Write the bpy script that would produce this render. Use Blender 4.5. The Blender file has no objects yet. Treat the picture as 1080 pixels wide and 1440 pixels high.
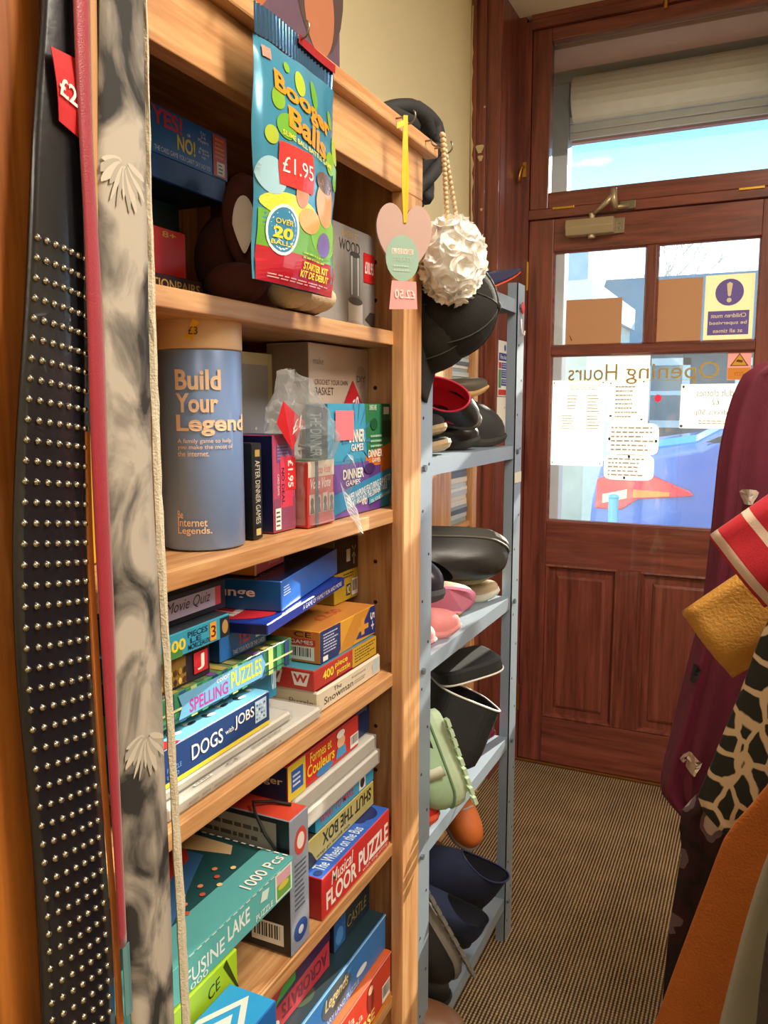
import bpy, bmesh, math, random
from mathutils import Vector, Matrix, Euler, noise
random.seed(7)
S = bpy.context.scene
C = S.collection
PI = math.pi
R = math.radians

# ------------------------------------------------------------------ camera
cd = bpy.data.cameras.new('camera'); cam = bpy.data.objects.new('camera', cd); C.objects.link(cam)
cam.location = (0, 0, 1.35); cam.rotation_euler = (R(90 - 7.43), 0, R(25.13))
cd.sensor_fit = 'VERTICAL'; cd.sensor_height = 36; cd.lens = 28.5; cd.clip_start = .02; cd.clip_end = 300
S.camera = cam
# ------------------------------------------------------------------ view
S.view_settings.view_transform = 'Standard'; S.view_settings.look = 'None'
S.view_settings.gamma = 1; S.view_settings.use_curve_mapping = False
S.view_settings.exposure = 0.25
# ------------------------------------------------------------------ sky
w = bpy.data.worlds.new('sky'); S.world = w; w.use_nodes = True
nt = w.node_tree; nt.nodes.clear()
out = nt.nodes.new('ShaderNodeOutputWorld'); bg = nt.nodes.new('ShaderNodeBackground')
tc = nt.nodes.new('ShaderNodeTexCoord'); sep = nt.nodes.new('ShaderNodeSeparateXYZ')
nt.links.new(tc.outputs['Generated'], sep.inputs[0])
rp = nt.nodes.new('ShaderNodeValToRGB')
rp.color_ramp.elements[0].position = 0.0; rp.color_ramp.elements[0].color = (.75, .9, 1, 1)
rp.color_ramp.elements[1].position = .34; rp.color_ramp.elements[1].color = (.10, .50, .92, 1)
nt.links.new(sep.outputs['Z'], rp.inputs[0])
mp = nt.nodes.new('ShaderNodeMapping'); mp.inputs['Scale'].default_value = (2.2, 2.2, 5.5); mp.inputs['Location'].default_value = (.35, .1, .0)
ns = nt.nodes.new('ShaderNodeTexNoise'); ns.inputs['Scale'].default_value = 1.6; ns.inputs['Detail'].default_value = 5
nt.links.new(tc.outputs['Generated'], mp.inputs[0]); nt.links.new(mp.outputs[0], ns.inputs['Vector'])
cr = nt.nodes.new('ShaderNodeValToRGB'); cr.color_ramp.elements[0].position = .5; cr.color_ramp.elements[1].position = .62
lo_ = nt.nodes.new('ShaderNodeMath'); lo_.operation = 'MULTIPLY_ADD'; lo_.inputs[1].default_value = -.75; lo_.inputs[2].default_value = .17
nt.links.new(sep.outputs['Z'], lo_.inputs[0])
cs = nt.nodes.new('ShaderNodeMath'); cs.operation = 'ADD'; nt.links.new(ns.outputs['Fac'], cs.inputs[0]); nt.links.new(lo_.outputs[0], cs.inputs[1])
nt.links.new(cs.outputs[0], cr.inputs[0])   # cloud bank lies along the horizon
mx = nt.nodes.new('ShaderNodeMixRGB'); mx.inputs[2].default_value = (1.15, 1.15, 1.12, 1)
nt.links.new(cr.outputs[0], mx.inputs[0]); nt.links.new(rp.outputs[0], mx.inputs[1])
nt.links.new(mx.outputs[0], bg.inputs[0]); bg.inputs[1].default_value = 2.2
nt.links.new(bg.outputs[0], out.inputs[0])
# ------------------------------------------------------------------ sun and added ceiling fill light
sd = bpy.data.lights.new('sun', 'SUN'); sd.energy = 14; sd.angle = R(.6); sd.color = (1, .9, .74)
so = bpy.data.objects.new('sun', sd); C.objects.link(so)
so.rotation_euler = Vector((-.20, -1, -.37)).to_track_quat('-Z', 'Y').to_euler()
so.location = (3, 9, 6)
FILL_LAMPS = [((.75, .9, 2.63), 1.3, .5, 58), ((.9, -1.6, 2.63), 1.3, .5, 30)]  # unseen lamps, added as warm fill for the interior
for l_, sx_, sy_, e_ in FILL_LAMPS:
    ld = bpy.data.lights.new('ceiling_fill_light', 'AREA'); ld.shape = 'RECTANGLE'; ld.size = sx_; ld.size_y = sy_
    ld.energy = e_; ld.color = (1, .88, .74)
    lo = bpy.data.objects.new('ceiling_fill_light', ld); C.objects.link(lo); lo.location = l_

# ------------------------------------------------------------------ materials
MATS = {}
def lin(c):
    if isinstance(c, str):
        c = c.lstrip('#'); c = [int(c[i:i+2], 16) / 255 for i in (0, 2, 4)]
        c = [x / 12.92 if x <= .04045 else ((x + .055) / 1.055) ** 2.4 for x in c]
    return (c[0], c[1], c[2], 1)
def newmat(key):
    m = bpy.data.materials.new(key); m.use_nodes = True
    b = m.node_tree.nodes['Principled BSDF']; return m, m.node_tree, b
def M(col, rough=.5, metal=0, var=.10, scale=25, bump=0, bscale=200, coat=0, sheen=0, trans=0, key=None):
    k = key or 'm_%s_%s_%s_%s_%s_%s_%s' % (col, rough, metal, var, scale, bump, coat)
    if k in MATS: return MATS[k]
    m, t, b = newmat(k)
    c = lin(col)
    tcn = t.nodes.new('ShaderNodeTexCoord'); n = t.nodes.new('ShaderNodeTexNoise')
    n.inputs['Scale'].default_value = scale; n.inputs['Detail'].default_value = 4
    t.links.new(tcn.outputs['Object'], n.inputs['Vector'])
    mixn = t.nodes.new('ShaderNodeMixRGB')
    mixn.inputs[1].default_value = [min(1, x * (1 - var)) for x in c[:3]] + [1]
    mixn.inputs[2].default_value = [min(1, x * (1 + var) + var * .02) for x in c[:3]] + [1]
    t.links.new(n.outputs['Fac'], mixn.inputs[0]); t.links.new(mixn.outputs[0], b.inputs['Base Color'])
    b.inputs['Roughness'].default_value = rough; b.inputs['Metallic'].default_value = metal
    b.inputs['Coat Weight'].default_value = coat; b.inputs['Sheen Weight'].default_value = sheen
    b.inputs['Transmission Weight'].default_value = trans
    if bump:
        n2 = t.nodes.new('ShaderNodeTexNoise'); n2.inputs['Scale'].default_value = bscale
        t.links.new(tcn.outputs['Object'], n2.inputs['Vector'])
        bp = t.nodes.new('ShaderNodeBump'); bp.inputs['Strength'].default_value = bump; bp.inputs['Distance'].default_value = .002
        t.links.new(n2.outputs['Fac'], bp.inputs['Height']); t.links.new(bp.outputs[0], b.inputs['Normal'])
    MATS[k] = m; return m
def wood(key, c1, c2, axis, rough=.45, freq=38, coat=.15):
    if key in MATS: return MATS[key]
    m, t, b = newmat(key)
    tcn = t.nodes.new('ShaderNodeTexCoord'); mpn = t.nodes.new('ShaderNodeMapping')
    sc = [1, 1, 1]; sc['xyz'.index(axis)] = .06
    mpn.inputs['Scale'].default_value = sc
    t.links.new(tcn.outputs['Object'], mpn.inputs[0])
    n = t.nodes.new('ShaderNodeTexNoise'); n.inputs['Scale'].default_value = freq; n.inputs['Detail'].default_value = 6; n.inputs['Distortion'].default_value = 1.2
    t.links.new(mpn.outputs[0], n.inputs['Vector'])
    n3 = t.nodes.new('ShaderNodeTexNoise'); n3.inputs['Scale'].default_value = freq * 6; n3.inputs['Detail'].default_value = 2
    t.links.new(mpn.outputs[0], n3.inputs['Vector'])
    ad = t.nodes.new('ShaderNodeMath'); ad.operation = 'MULTIPLY_ADD'; ad.inputs[1].default_value = .3; 
    t.links.new(n3.outputs['Fac'], ad.inputs[0]); t.links.new(n.outputs['Fac'], ad.inputs[2])
    r = t.nodes.new('ShaderNodeValToRGB'); r.color_ramp.elements[0].position = .45; r.color_ramp.elements[1].position = .85
    r.color_ramp.elements[0].color = lin(c1); r.color_ramp.elements[1].color = lin(c2)
    t.links.new(ad.outputs[0], r.inputs[0]); t.links.new(r.outputs[0], b.inputs['Base Color'])
    b.inputs['Roughness'].default_value = rough; b.inputs['Coat Weight'].default_value = coat
    bp = t.nodes.new('ShaderNodeBump'); bp.inputs['Strength'].default_value = .12; bp.inputs['Distance'].default_value = .001
    t.links.new(n3.outputs['Fac'], bp.inputs['Height']); t.links.new(bp.outputs[0], b.inputs['Normal'])
    MATS[key] = m; return m
def pine(ax): return wood('pine_' + ax, '#ad7444', '#deae78', ax)
def mahog(ax): return wood('mahogany_' + ax, '#5a2a22', '#8c4b3c', ax, rough=.35, freq=30, coat=.25)
def glassmat(key='window_glass', tint=(.96, .98, .97), rough=0.0, fac=None):
    if key in MATS: return MATS[key]
    m, t, b = newmat(key); t.nodes.remove(b); o = t.nodes['Material Output']
    tr = t.nodes.new('ShaderNodeBsdfTransparent'); tr.inputs[0].default_value = (*tint, 1)
    gl = t.nodes.new('ShaderNodeBsdfGlossy'); gl.inputs['Roughness'].default_value = rough
    fr = t.nodes.new('ShaderNodeFresnel'); fr.inputs[0].default_value = 1.45
    tl_ = t.nodes.new('ShaderNodeBsdfTranslucent'); tl_.inputs[0].default_value = (.9, .92, .95, 1)      # dust film; its pale scatter also puts a bright haze into the panes
    nd = t.nodes.new('ShaderNodeTexNoise'); nd.inputs['Scale'].default_value = 7; nd.inputs['Detail'].default_value = 6
    md = t.nodes.new('ShaderNodeMath'); md.operation = 'MULTIPLY_ADD'; md.inputs[1].default_value = .02; md.inputs[2].default_value = .008; t.links.new(nd.outputs['Fac'], md.inputs[0])
    mx0 = t.nodes.new('ShaderNodeMixShader'); t.links.new(md.outputs[0], mx0.inputs[0]); t.links.new(tr.outputs[0], mx0.inputs[1]); t.links.new(tl_.outputs[0], mx0.inputs[2])
    mxn = t.nodes.new('ShaderNodeMixShader'); t.links.new(fr.outputs[0], mxn.inputs[0])
    t.links.new(mx0.outputs[0], mxn.inputs[1]); t.links.new(gl.outputs[0], mxn.inputs[2]); t.links.new(mxn.outputs[0], o.inputs[0])
    MATS[key] = m; return m
def plastic_film(key='clear_film', op=.12):
    if key in MATS: return MATS[key]
    m, t, b = newmat(key); t.nodes.remove(b); o = t.nodes['Material Output']
    tr = t.nodes.new('ShaderNodeBsdfTransparent'); tr.inputs[0].default_value = (.95, .96, .97, 1)
    gl = t.nodes.new('ShaderNodeBsdfPrincipled'); gl.inputs['Base Color'].default_value = (.85, .87, .88, 1); gl.inputs['Roughness'].default_value = .12
    lw = t.nodes.new('ShaderNodeLayerWeight'); lw.inputs[0].default_value = .35
    mr = t.nodes.new('ShaderNodeMath'); mr.operation = 'MULTIPLY_ADD'; mr.inputs[1].default_value = .45; mr.inputs[2].default_value = op
    t.links.new(lw.outputs['Fresnel'], mr.inputs[0])
    mxn = t.nodes.new('ShaderNodeMixShader'); t.links.new(mr.outputs[0], mxn.inputs[0])
    t.links.new(tr.outputs[0], mxn.inputs[1]); t.links.new(gl.outputs[0], mxn.inputs[2]); t.links.new(mxn.outputs[0], o.inputs[0])
    MATS[key] = m; return m
def paper(col, key, tl=.45):
    if key in MATS: return MATS[key]
    m, t, b = newmat(key); t.nodes.remove(b); o = t.nodes['Material Output']
    d = t.nodes.new('ShaderNodeBsdfDiffuse'); d.inputs[0].default_value = lin(col)
    s = t.nodes.new('ShaderNodeBsdfTranslucent'); s.inputs[0].default_value = lin(col)
    n = t.nodes.new('ShaderNodeTexNoise'); n.inputs['Scale'].default_value = 12
    ma = t.nodes.new('ShaderNodeMath'); ma.operation = 'MULTIPLY_ADD'; ma.inputs[1].default_value = .06; ma.inputs[2].default_value = tl - .03
    t.links.new(n.outputs['Fac'], ma.inputs[0])
    mxn = t.nodes.new('ShaderNodeMixShader'); t.links.new(ma.outputs[0], mxn.inputs[0])
    t.links.new(d.outputs[0], mxn.inputs[1]); t.links.new(s.outputs[0], mxn.inputs[2]); t.links.new(mxn.outputs[0], o.inputs[0])
    MATS[key] = m; return m

# ------------------------------------------------------------------ mesh helpers
def link(name, me, parent=None, loc=None, rot=None):
    o = bpy.data.objects.new(name, me); C.objects.link(o)
    if parent is not None: o.parent = parent
    if loc is not None: o.location = loc
    if rot is not None: o.rotation_euler = rot
    return o
def mk(name, vf, mat, parent=None, loc=None, rot=None, smooth=False, fm=None, bevel=0, sub=0, solid=0, soff=-1):
    v, f = vf
    me = bpy.data.meshes.new(name); me.from_pydata([tuple(p) for p in v], [], f); me.update()
    mats = mat if isinstance(mat, (list, tuple)) else [mat]
    for m in mats: me.materials.append(m)
    if fm:
        for i, p in enumerate(me.polygons): p.material_index = fm[i]
    if smooth: me.polygons.foreach_set('use_smooth', [True] * len(me.polygons))
    if bevel:
        bm = bmesh.new(); bm.from_mesh(me)
        bmesh.ops.bevel(bm, geom=bm.edges[:], offset=bevel, segments=2, affect='EDGES', profile=.5, clamp_overlap=True)
        bm.to_mesh(me); bm.free()
    o = link(name, me, parent, loc, rot)
    if solid:
        s = o.modifiers.new('thickness', 'SOLIDIFY'); s.thickness = solid; s.offset = soff
    if sub:
        s = o.modifiers.new('smooth', 'SUBSURF'); s.levels = sub; s.render_levels = sub
    return o
def bx(x0, y0, z0, x1, y1, z1):
    v = [(x, y, z) for x in (x0, x1) for y in (y0, y1) for z in (z0, z1)]
    f = [(0, 1, 3, 2), (4, 6, 7, 5), (0, 4, 5, 1), (2, 3, 7, 6), (0, 2, 6, 4), (1, 5, 7, 3)]   # -x +x -y +y -z +z
    return v, f
def join(*vfs):
    V, F = [], []
    for v, f in vfs:
        n = len(V); V += list(v); F += [tuple(i + n for i in q) for q in f]
    return V, F
def xf(vf, mtx):
    return [tuple(mtx @ Vector(p)) for p in vf[0]], vf[1]
def mv(vf, x=0, y=0, z=0): return [(p[0] + x, p[1] + y, p[2] + z) for p in vf[0]], vf[1]
def loft(loops, cap0=False, cap1=False, closed=True):
    n = len(loops[0]); V = [p for l in loops for p in l]; F = []
    for i in range(len(loops) - 1):
        for j in range(n if closed else n - 1):
            k = (j + 1) % n
            F.append((i * n + j, i * n + k, (i + 1) * n + k, (i + 1) * n + j))
    if cap0: F.append(tuple(reversed(range(n))))
    if cap1: F.append(tuple(range((len(loops) - 1) * n, len(loops) * n)))
    return V, F
def tube(path, r, n=8, cap=True, closed=False):
    P = [Vector(p) for p in path]; L = []; up = Vector((0, 0, 1)); m = len(P)
    for i, p in enumerate(P):
        a = P[(i - 1) % m] if (i > 0 or closed) else p; b = P[(i + 1) % m] if (i < m - 1 or closed) else p
        d = (b - a).normalized(); u = up - d * up.dot(d)
        if u.length < .15: u = Vector((1, 0, 0)) - d * d.x
        u.normalize(); s = d.cross(u); up = u
        rr = r[i] if isinstance(r, (list, tuple)) else r
        L.append([tuple(p + (u * math.cos(2 * PI * k / n) + s * math.sin(2 * PI * k / n)) * rr) for k in range(n)])
    if closed: L.append(L[0])
    return loft(L, cap and not closed, cap and not closed)
def cyl(r, z0, z1, n=24, r2=None, cx=0, cy=0):
    r2 = r if r2 is None else r2
    return loft([[(cx + q * math.cos(2 * PI * k / n), cy + q * math.sin(2 * PI * k / n), z) for k in range(n)] for q, z in ((r, z0), (r2, z1))], True, True)
def lathe(prof, n=32, cap0=True, cap1=True):
    return loft([[(q * math.cos(2 * PI * k / n), q * math.sin(2 * PI * k / n), z) for k in range(n)] for q, z in prof], cap0, cap1)
def ball(c, r, n=16, m=10):
    rx, ry, rz = r if isinstance(r, (tuple, list)) else (r, r, r)
    L = []
    for i in range(m + 1):
        a = -PI / 2 + PI * i / m; q = max(.02, math.cos(a))
        L.append([(c[0] + rx * q * math.cos(2 * PI * k / n), c[1] + ry * q * math.sin(2 * PI * k / n), c[2] + rz * math.sin(a)) for k in range(n)])
    return loft(L, True, True)
def extrude(poly, fn0, fn1):
    n = len(poly); V = [fn0(*p) for p in poly] + [fn1(*p) for p in poly]
    F = [tuple(reversed(range(n))), tuple(range(n, 2 * n))] + [(i, (i + 1) % n, n + (i + 1) % n, n + i) for i in range(n)]
    return V, F
def gridsurf(fn, nu, nv):
    V = [fn(i / nu, j / nv) for j in range(nv + 1) for i in range(nu + 1)]; w_ = nu + 1
    F = [(j * w_ + i, j * w_ + i + 1, (j + 1) * w_ + i + 1, (j + 1) * w_ + i) for j in range(nv) for i in range(nu)]
    return V, F
def tag(o, label, cat, group=None, kind=None):
    o['label'] = label; o['category'] = cat
    if group: o['group'] = group
    if kind: o['kind'] = kind
    return o
def struct(o): o['kind'] = 'structure'; return o
def root(name, label, cat, loc=(0, 0, 0), rot=(0, 0, 0), group=None):
    o = link(name, None, None, loc, rot); o.empty_display_size = .05
    return tag(o, label, cat, group)
def interp(tab, t, col):
    # piecewise smooth interpolation in a table of rows, keyed by column 0
    for i in range(len(tab) - 1):
        a, b = tab[i], tab[i + 1]
        if a[0] <= t <= b[0]:
            k = (t - a[0]) / (b[0] - a[0] + 1e-9); k = k * k * (3 - 2 * k) if len(tab) < 4 else k
            return a[col] + (b[col] - a[col]) * k
    return tab[0][col] if t < tab[0][0] else tab[-1][col]

# ------------------------------------------------------------------ flat print: lettering, panels, stickers
TXT = {}
def text2d(s, bold=0, shear=0, narrow=1):
    k = (s, bold, shear)
    if k in TXT: return TXT[k]
    c = bpy.data.curves.new('t', 'FONT'); c.body = s; c.size = 1; c.offset = bold; c.shear = shear; c.resolution_u = 3; c.align_x = 'CENTER'; c.space_line = .85
    o = bpy.data.objects.new('t', c); me = bpy.data.meshes.new_from_object(o)
    v = [(p.co.x, p.co.y) for p in me.vertices]; f = [tuple(p.vertices) for p in me.polygons]
    bpy.data.objects.remove(o); bpy.data.curves.remove(c); bpy.data.meshes.remove(me)
    x0 = min(p[0] for p in v); x1 = max(p[0] for p in v); y0 = min(p[1] for p in v); y1 = max(p[1] for p in v)
    v = [((p[0] - x0) / (x1 - x0), (p[1] - y0) / (y1 - y0)) for p in v]
    TXT[k] = (v, f); return TXT[k]
class Fr:
    """a flat (or curved, through fn) frame on a thing: (u, v) in 0..1 -> local point"""
    def __init__(s, o, r, u, fn=None):
        s.o = Vector(o); s.r = Vector(r); s.u = Vector(u); s.fn = fn; s.curved = fn is not None
        if fn is None: s.n = s.r.cross(s.u).normalized()
    def pt(s, a, b, off):
        if s.fn: return s.fn(a, b, off)
        return tuple(s.o + s.r * a + s.u * b + s.n * off)
def emit(par, fr, p, layer):
    k = p[0]; off = .0003 + (.00005 if fr.curved else .00012) * layer; nm = None; opt = {}
    if isinstance(p[-1], dict): opt = p[-1]; p = p[:-1]
    if k == 't':
        _, u0, v0, u1, v1, s, col = p; v, f = text2d(s, opt.get('b', .012), opt.get('sh', 0)); nm = 'lettering'
        if fr.curved: off += .0007
        ro = opt.get('rot', 0)
        if ro == 1: v = [(b, 1 - a) for a, b in v]
        elif ro == 3: v = [(1 - b, a) for a, b in v]
        elif ro == 2: v = [(1 - a, 1 - b) for a, b in v]
        if opt.get('mir'): v = [(1 - a, b) for a, b in v]
        sk = opt.get('sk', 0)
        v = [(u0 + (u1 - u0) * a, v0 + (v1 - v0) * b + sk * (u1 - u0) * (a - .5)) for a, b in v]
    elif k == 'r':
        _, u0, v0, u1, v1, col = p; nm = 'printed_panel'
        n = 8 if fr.curved else 1
        v = [(u0 + (u1 - u0) * i / n, v0 + (v1 - v0) * j / n) for j in range(n + 1) for i in range(n + 1)]
        f = [(j * (n + 1) + i, j * (n + 1) + i + 1, (j + 1) * (n + 1) + i + 1, (j + 1) * (n + 1) + i) for j in range(n) for i in range(n)]
    elif k == 'e':
        _, cu, cv, ru, rv, col = p; nm = 'printed_disc'; n = 24
        rg = (.25, .5, .75, 1) if fr.curved else (1,)
        v = [(cu, cv)] + [(cu + ru * q * math.cos(2 * PI * i / n), cv + rv * q * math.sin(2 * PI * i / n)) for q in rg for i in range(n)]
        f = [(0, 1 + i, 1 + (i + 1) % n) for i in range(n)] + [(1 + g * n + i, 1 + (g + 1) * n + i, 1 + (g + 1) * n + (i + 1) % n, 1 + g * n + (i + 1) % n) for g in range(len(rg) - 1) for i in range(n)]
    elif k == 'p':
        _, v, col = p; nm = 'printed_shape'; f = [tuple(range(len(v)))]
    elif k == 'bar':
        _, u0, v0, u1, v1 = p; emit(par, fr, ('r', u0, v0, u1, v1, '#f2efe8', {'n': 'barcode_label'}), layer)
        rnd = random.Random(int(u0 * 1000) + 7); v = []; f = []; x = u0 + (u1 - u0) * .08; col = '#15130f'; nm = 'barcode'; off += .0001
        while x < u1 - (u1 - u0) * .1:
            ww = (u1 - u0) * rnd.choice((.015, .03, .045)); n = len(v); vb = v0 + (v1 - v0) * .25; vt = v0 + (v1 - v0) * .9
            v += [(x, vb), (x + ww, vb), (x + ww, vt), (x, vt)]; f.append((n, n + 1, n + 2, n + 3)); x += ww + (u1 - u0) * rnd.choice((.02, .03, .05))
    elif k == 'lines':
        _, u0, v0, u1, v1, n_, col = p; v = []; f = []; nm = 'small_print'; rnd = random.Random(n_ * 31 + int(u0 * 100))
        for i in range(n_):
            h = (v1 - v0) / n_; y = v1 - h * (i + 1) + h * .3; x = u0; xe = u0 + (u1 - u0) * rnd.uniform(.7, 1)
            while x < xe:
                ww = (u1 - u0) * rnd.uniform(.05, .16); n = len(v)
                v += [(x, y), (min(x + ww, xe), y), (min(x + ww, xe), y + h * .42), (x, y + h * .42)]; f.append((n, n + 1, n + 2, n + 3)); x += ww + (u1 - u0) * .025
    mat = col if not isinstance(col, (str, tuple)) else M(col, opt.get('rough', .4), opt.get('metal', 0), .05)
    o = mk(opt.get('n', nm), ([fr.pt(a, b, off) for a, b in v], f), mat, par)
    if opt.get('lab'): o['label'] = opt['lab']
    return o
def prints(par, frames, lst):
    cnt = {}
    for face, *p in lst:
        cnt[face] = cnt.get(face, 0) + 1
        emit(par, frames[face], tuple(p), cnt[face] * .5)

def carton(name, label, cat, x, y0, y1, z0, z1, d, F='#888888', Sd=None, T=None, rz=0, pr=(), lid=0, lidc=None, group=None, bev=.0012, ry=0, rx=0, rough=.38, B=None):
    """a card box: front face at x (towards the aisle), near edge y0, far edge y1, depth d behind the front"""
    wd, h = y1 - y0, z1 - z0
    Sd = Sd or F; T = T or F; B = B or Sd
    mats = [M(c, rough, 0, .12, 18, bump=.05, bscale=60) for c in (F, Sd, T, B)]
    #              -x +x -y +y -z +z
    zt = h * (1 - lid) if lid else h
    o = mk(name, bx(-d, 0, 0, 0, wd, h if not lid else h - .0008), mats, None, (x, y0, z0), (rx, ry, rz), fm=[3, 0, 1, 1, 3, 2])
    bm = bmesh.new(); bm.from_mesh(o.data); bmesh.ops.bevel(bm, geom=bm.edges[:], offset=bev, segments=1, affect='EDGES'); bm.to_mesh(o.data); bm.free()
    if lid:
        lc = lidc or (F, Sd, T); ml = [M(c, rough, 0, .12, 18, bump=.05, bscale=60) for c in lc]
        e = .0014
        l = mk('lid', bx(-d - e, -e, zt, e, wd + e, h), ml, o, fm=[1, 0, 1, 1, 2, 2], bevel=.0006)
    e = .0015 if lid else 0
    fr = {'F': Fr((e, 0, 0), (0, wd, 0), (0, 0, h)), 'S': Fr((-d, -e, 0), (d, 0, 0), (0, 0, h)), 'T': Fr((0, 0, h), (0, wd, 0), (-d, 0, 0))}
    prints(o, fr, pr)
    return tag(o, label, cat, group)
# ================================================================== the room
def mkw(name, vf, mat, parent=None, **k):
    """geometry given in world coordinates, parented to an unrotated root"""
    return mk(name, vf, mat, parent, loc=(-parent.location if parent else None), **k)
CREAM = M('#efe5be', .7, 0, .04, 6, bump=.06, bscale=90, key='cream_paint')
WHITEP = M('#e4ddcb', .7, 0, .03, 6, key='ceiling_paint')
YD = 2.92
def carpetmat():
    m, t, b = newmat('ribbed_sisal_carpet')
    tcn = t.nodes.new('ShaderNodeTexCoord')
    def wave(direction, sc, dist):
        wv = t.nodes.new('ShaderNodeTexWave'); wv.wave_type = 'BANDS'; wv.bands_direction = direction
        wv.inputs['Scale'].default_value = sc; wv.inputs['Distortion'].default_value = dist; wv.inputs['Detail'].default_value = 1; wv.inputs['Detail Scale'].default_value = 3
        t.links.new(tcn.outputs['Object'], wv.inputs['Vector']); return wv
    a = wave('X', 36, .8); c = wave('Y', 40, 1.5)
    mu = t.nodes.new('ShaderNodeMath'); mu.operation = 'MULTIPLY'
    ad = t.nodes.new('ShaderNodeMath'); ad.operation = 'MULTIPLY_ADD'; ad.inputs[1].default_value = .5; ad.inputs[2].default_value = .5
    t.links.new(c.outputs['Fac'], ad.inputs[0]); t.links.new(a.outputs['Fac'], mu.inputs[0]); t.links.new(ad.outputs[0], mu.inputs[1])
    n = t.nodes.new('ShaderNodeTexNoise'); n.inputs['Scale'].default_value = 9; n.inputs['Detail'].default_value = 5
    t.links.new(tcn.outputs['Object'], n.inputs['Vector'])
    ad2 = t.nodes.new('ShaderNodeMath'); ad2.operation = 'MULTIPLY_ADD'; ad2.inputs[1].default_value = .35
    t.links.new(n.outputs['Fac'], ad2.inputs[0]); t.links.new(mu.outputs[0], ad2.inputs[2])
    r = t.nodes.new('ShaderNodeValToRGB'); e = r.color_ramp.elements
    e[0].position = .2; e[0].color = lin('#33251a'); e[1].position = .95; e[1].color = lin('#bfa276')
    x = e.new(.55); x.color = lin('#82694a')
    t.links.new(ad2.outputs[0], r.inputs[0]); t.links.new(r.outputs[0], b.inputs['Base Color']); b.inputs['Roughness'].default_value = .95
    bp = t.nodes.new('ShaderNodeBump'); bp.inputs['Strength'].default_value = .8; bp.inputs['Distance'].default_value = .004
    t.links.new(mu.outputs[0], bp.inputs['Height']); t.links.new(bp.outputs[0], b.inputs['Normal'])
    return m
struct(mk('floor', bx(-.95, -3.2, -.08, 2.6, 2.965, 0), carpetmat()))
struct(mk('ceiling', bx(-1.05, -3.3, 2.675, 2.7, 2.97, 2.8), WHITEP))
struct(mk('wall_left', bx(-1.05, -3.3, 0, -.95, 2.96, 2.675), CREAM))
struct(mk('wall_right', bx(2.6, -3.3, 0, 2.7, 2.96, 2.675), CREAM))
struct(mk('wall_back', bx(-.95, -3.3, 0, 2.6, -3.2, 2.675), CREAM))
# front wall to the right of the door, with the shop window opening
struct(mk('wall_front', join(bx(.092, YD, 0, .30, 2.98, 2.675), bx(.30, YD, 0, 2.2, 2.98, .55), bx(.30, YD, 2.35, 2.2, 2.98, 2.675), bx(2.2, YD, 0, 2.6, 2.98, 2.675)), CREAM))
wn = struct(mk('window_2', join(bx(.30, YD - .01, .55, .35, 2.99, 2.35), bx(2.15, YD - .01, .55, 2.2, 2.99, 2.35), bx(.35, YD - .01, .55, 2.15, 2.99, .60), bx(.35, YD - .01, 2.30, 2.15, 2.99, 2.35)), mahog('z')))
mk('pane', bx(.35, 2.948, .60, 2.15, 2.952, 2.30), glassmat(), wn)
# unseen ceiling panels, added to carry the fill lamps
for i, (l_, sx_, sy_, e_) in enumerate(FILL_LAMPS):
    r_ = root('added_ceiling_panel', 'unseen flat white rectangular ceiling panel added for fill light', 'light', (l_[0], l_[1], 2.675), group='added ceiling fill panels')
    mk('frame', join(bx(-sx_/2-.03, -sy_/2-.03, -.035, sx_/2+.03, -sy_/2, 0), bx(-sx_/2-.03, sy_/2, -.035, sx_/2+.03, sy_/2+.03, 0), bx(-sx_/2-.03, -sy_/2, -.035, -sx_/2, sy_/2, 0), bx(sx_/2, -sy_/2, -.035, sx_/2+.03, sy_/2, 0)), M('#e8e8e4', .5), r_)
    mk('diffuser', bx(-sx_/2, -sy_/2, -.03, sx_/2, sy_/2, -.005), M('#f4f2ea', .6), r_)

# ------------------------------------------------------------------ pilaster and door frame
pil = struct(mk('trim_1', join(bx(-.95, 2.71, 0, -.845, YD + .05, 2.675)), mahog('z')))
for x0, x1, yy in ((-.948, -.930, 2.700), (-.920, -.896, 2.702), (-.888, -.847, 2.704)):
    mk('moulding', bx(x0, yy, 0, x1, 2.712, 2.675), mahog('z'), pil, bevel=.002)
mk('flaking_paint', gridsurf(lambda u, v: (-.945 - .004 * math.sin(9 * v) - .0 + .016 * u * (.3 + abs(noise.noise((0, v * 30, 1)))), 2.7075 - .009, .9 + 1.75 * v), 1, 60), M('#c9b98a', .8, 0, .2, 60, key='flaked_paint'), pil)
for (px_, pz_, pr_) in ((-.915, 2.20, .012), (-.912, 2.17, .008), (-.906, 2.005, .004), (-.90, 2.33, .003)):
    mk('paint_chip', ([(px_ + pr_ * (1 + .4 * math.sin(3 * a)) * math.cos(a), 2.7013, pz_ + 1.5 * pr_ * (1 + .3 * math.cos(2 * a)) * math.sin(a)) for a in [2 * PI * k / 14 for k in range(14)]], [tuple(range(14))]), MATS['flaked_paint'], pil)
fr_ = struct(mk('trim_2', join(bx(-.845, 2.905, 0, -.822, 2.985, 2.675), bx(-.822, 2.913, 0, -.802, 2.985, 2.66)), mahog('z')))
struct(mk('trim_3', bx(.048, 2.905, 0, .092, 2.985, 2.675), mahog('z')))
struct(mk('trim_4', bx(-.802, 2.908, 2.002, .048, 2.985, 2.034), mahog('x'), bevel=.002))
struct(mk('trim_5', join(bx(-.802, 2.905, 2.632, .048, 2.985, 2.675), bx(-.802, 2.899, 2.66, .048, 2.91, 2.675)), mahog('x')))
hg = M('#c39a3c', .3, .9, .1)
thr = struct(mk('trim_6', bx(-.845, 2.905, -.001, .092, 2.985, .006), M('#5a3418', .6)))
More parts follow.
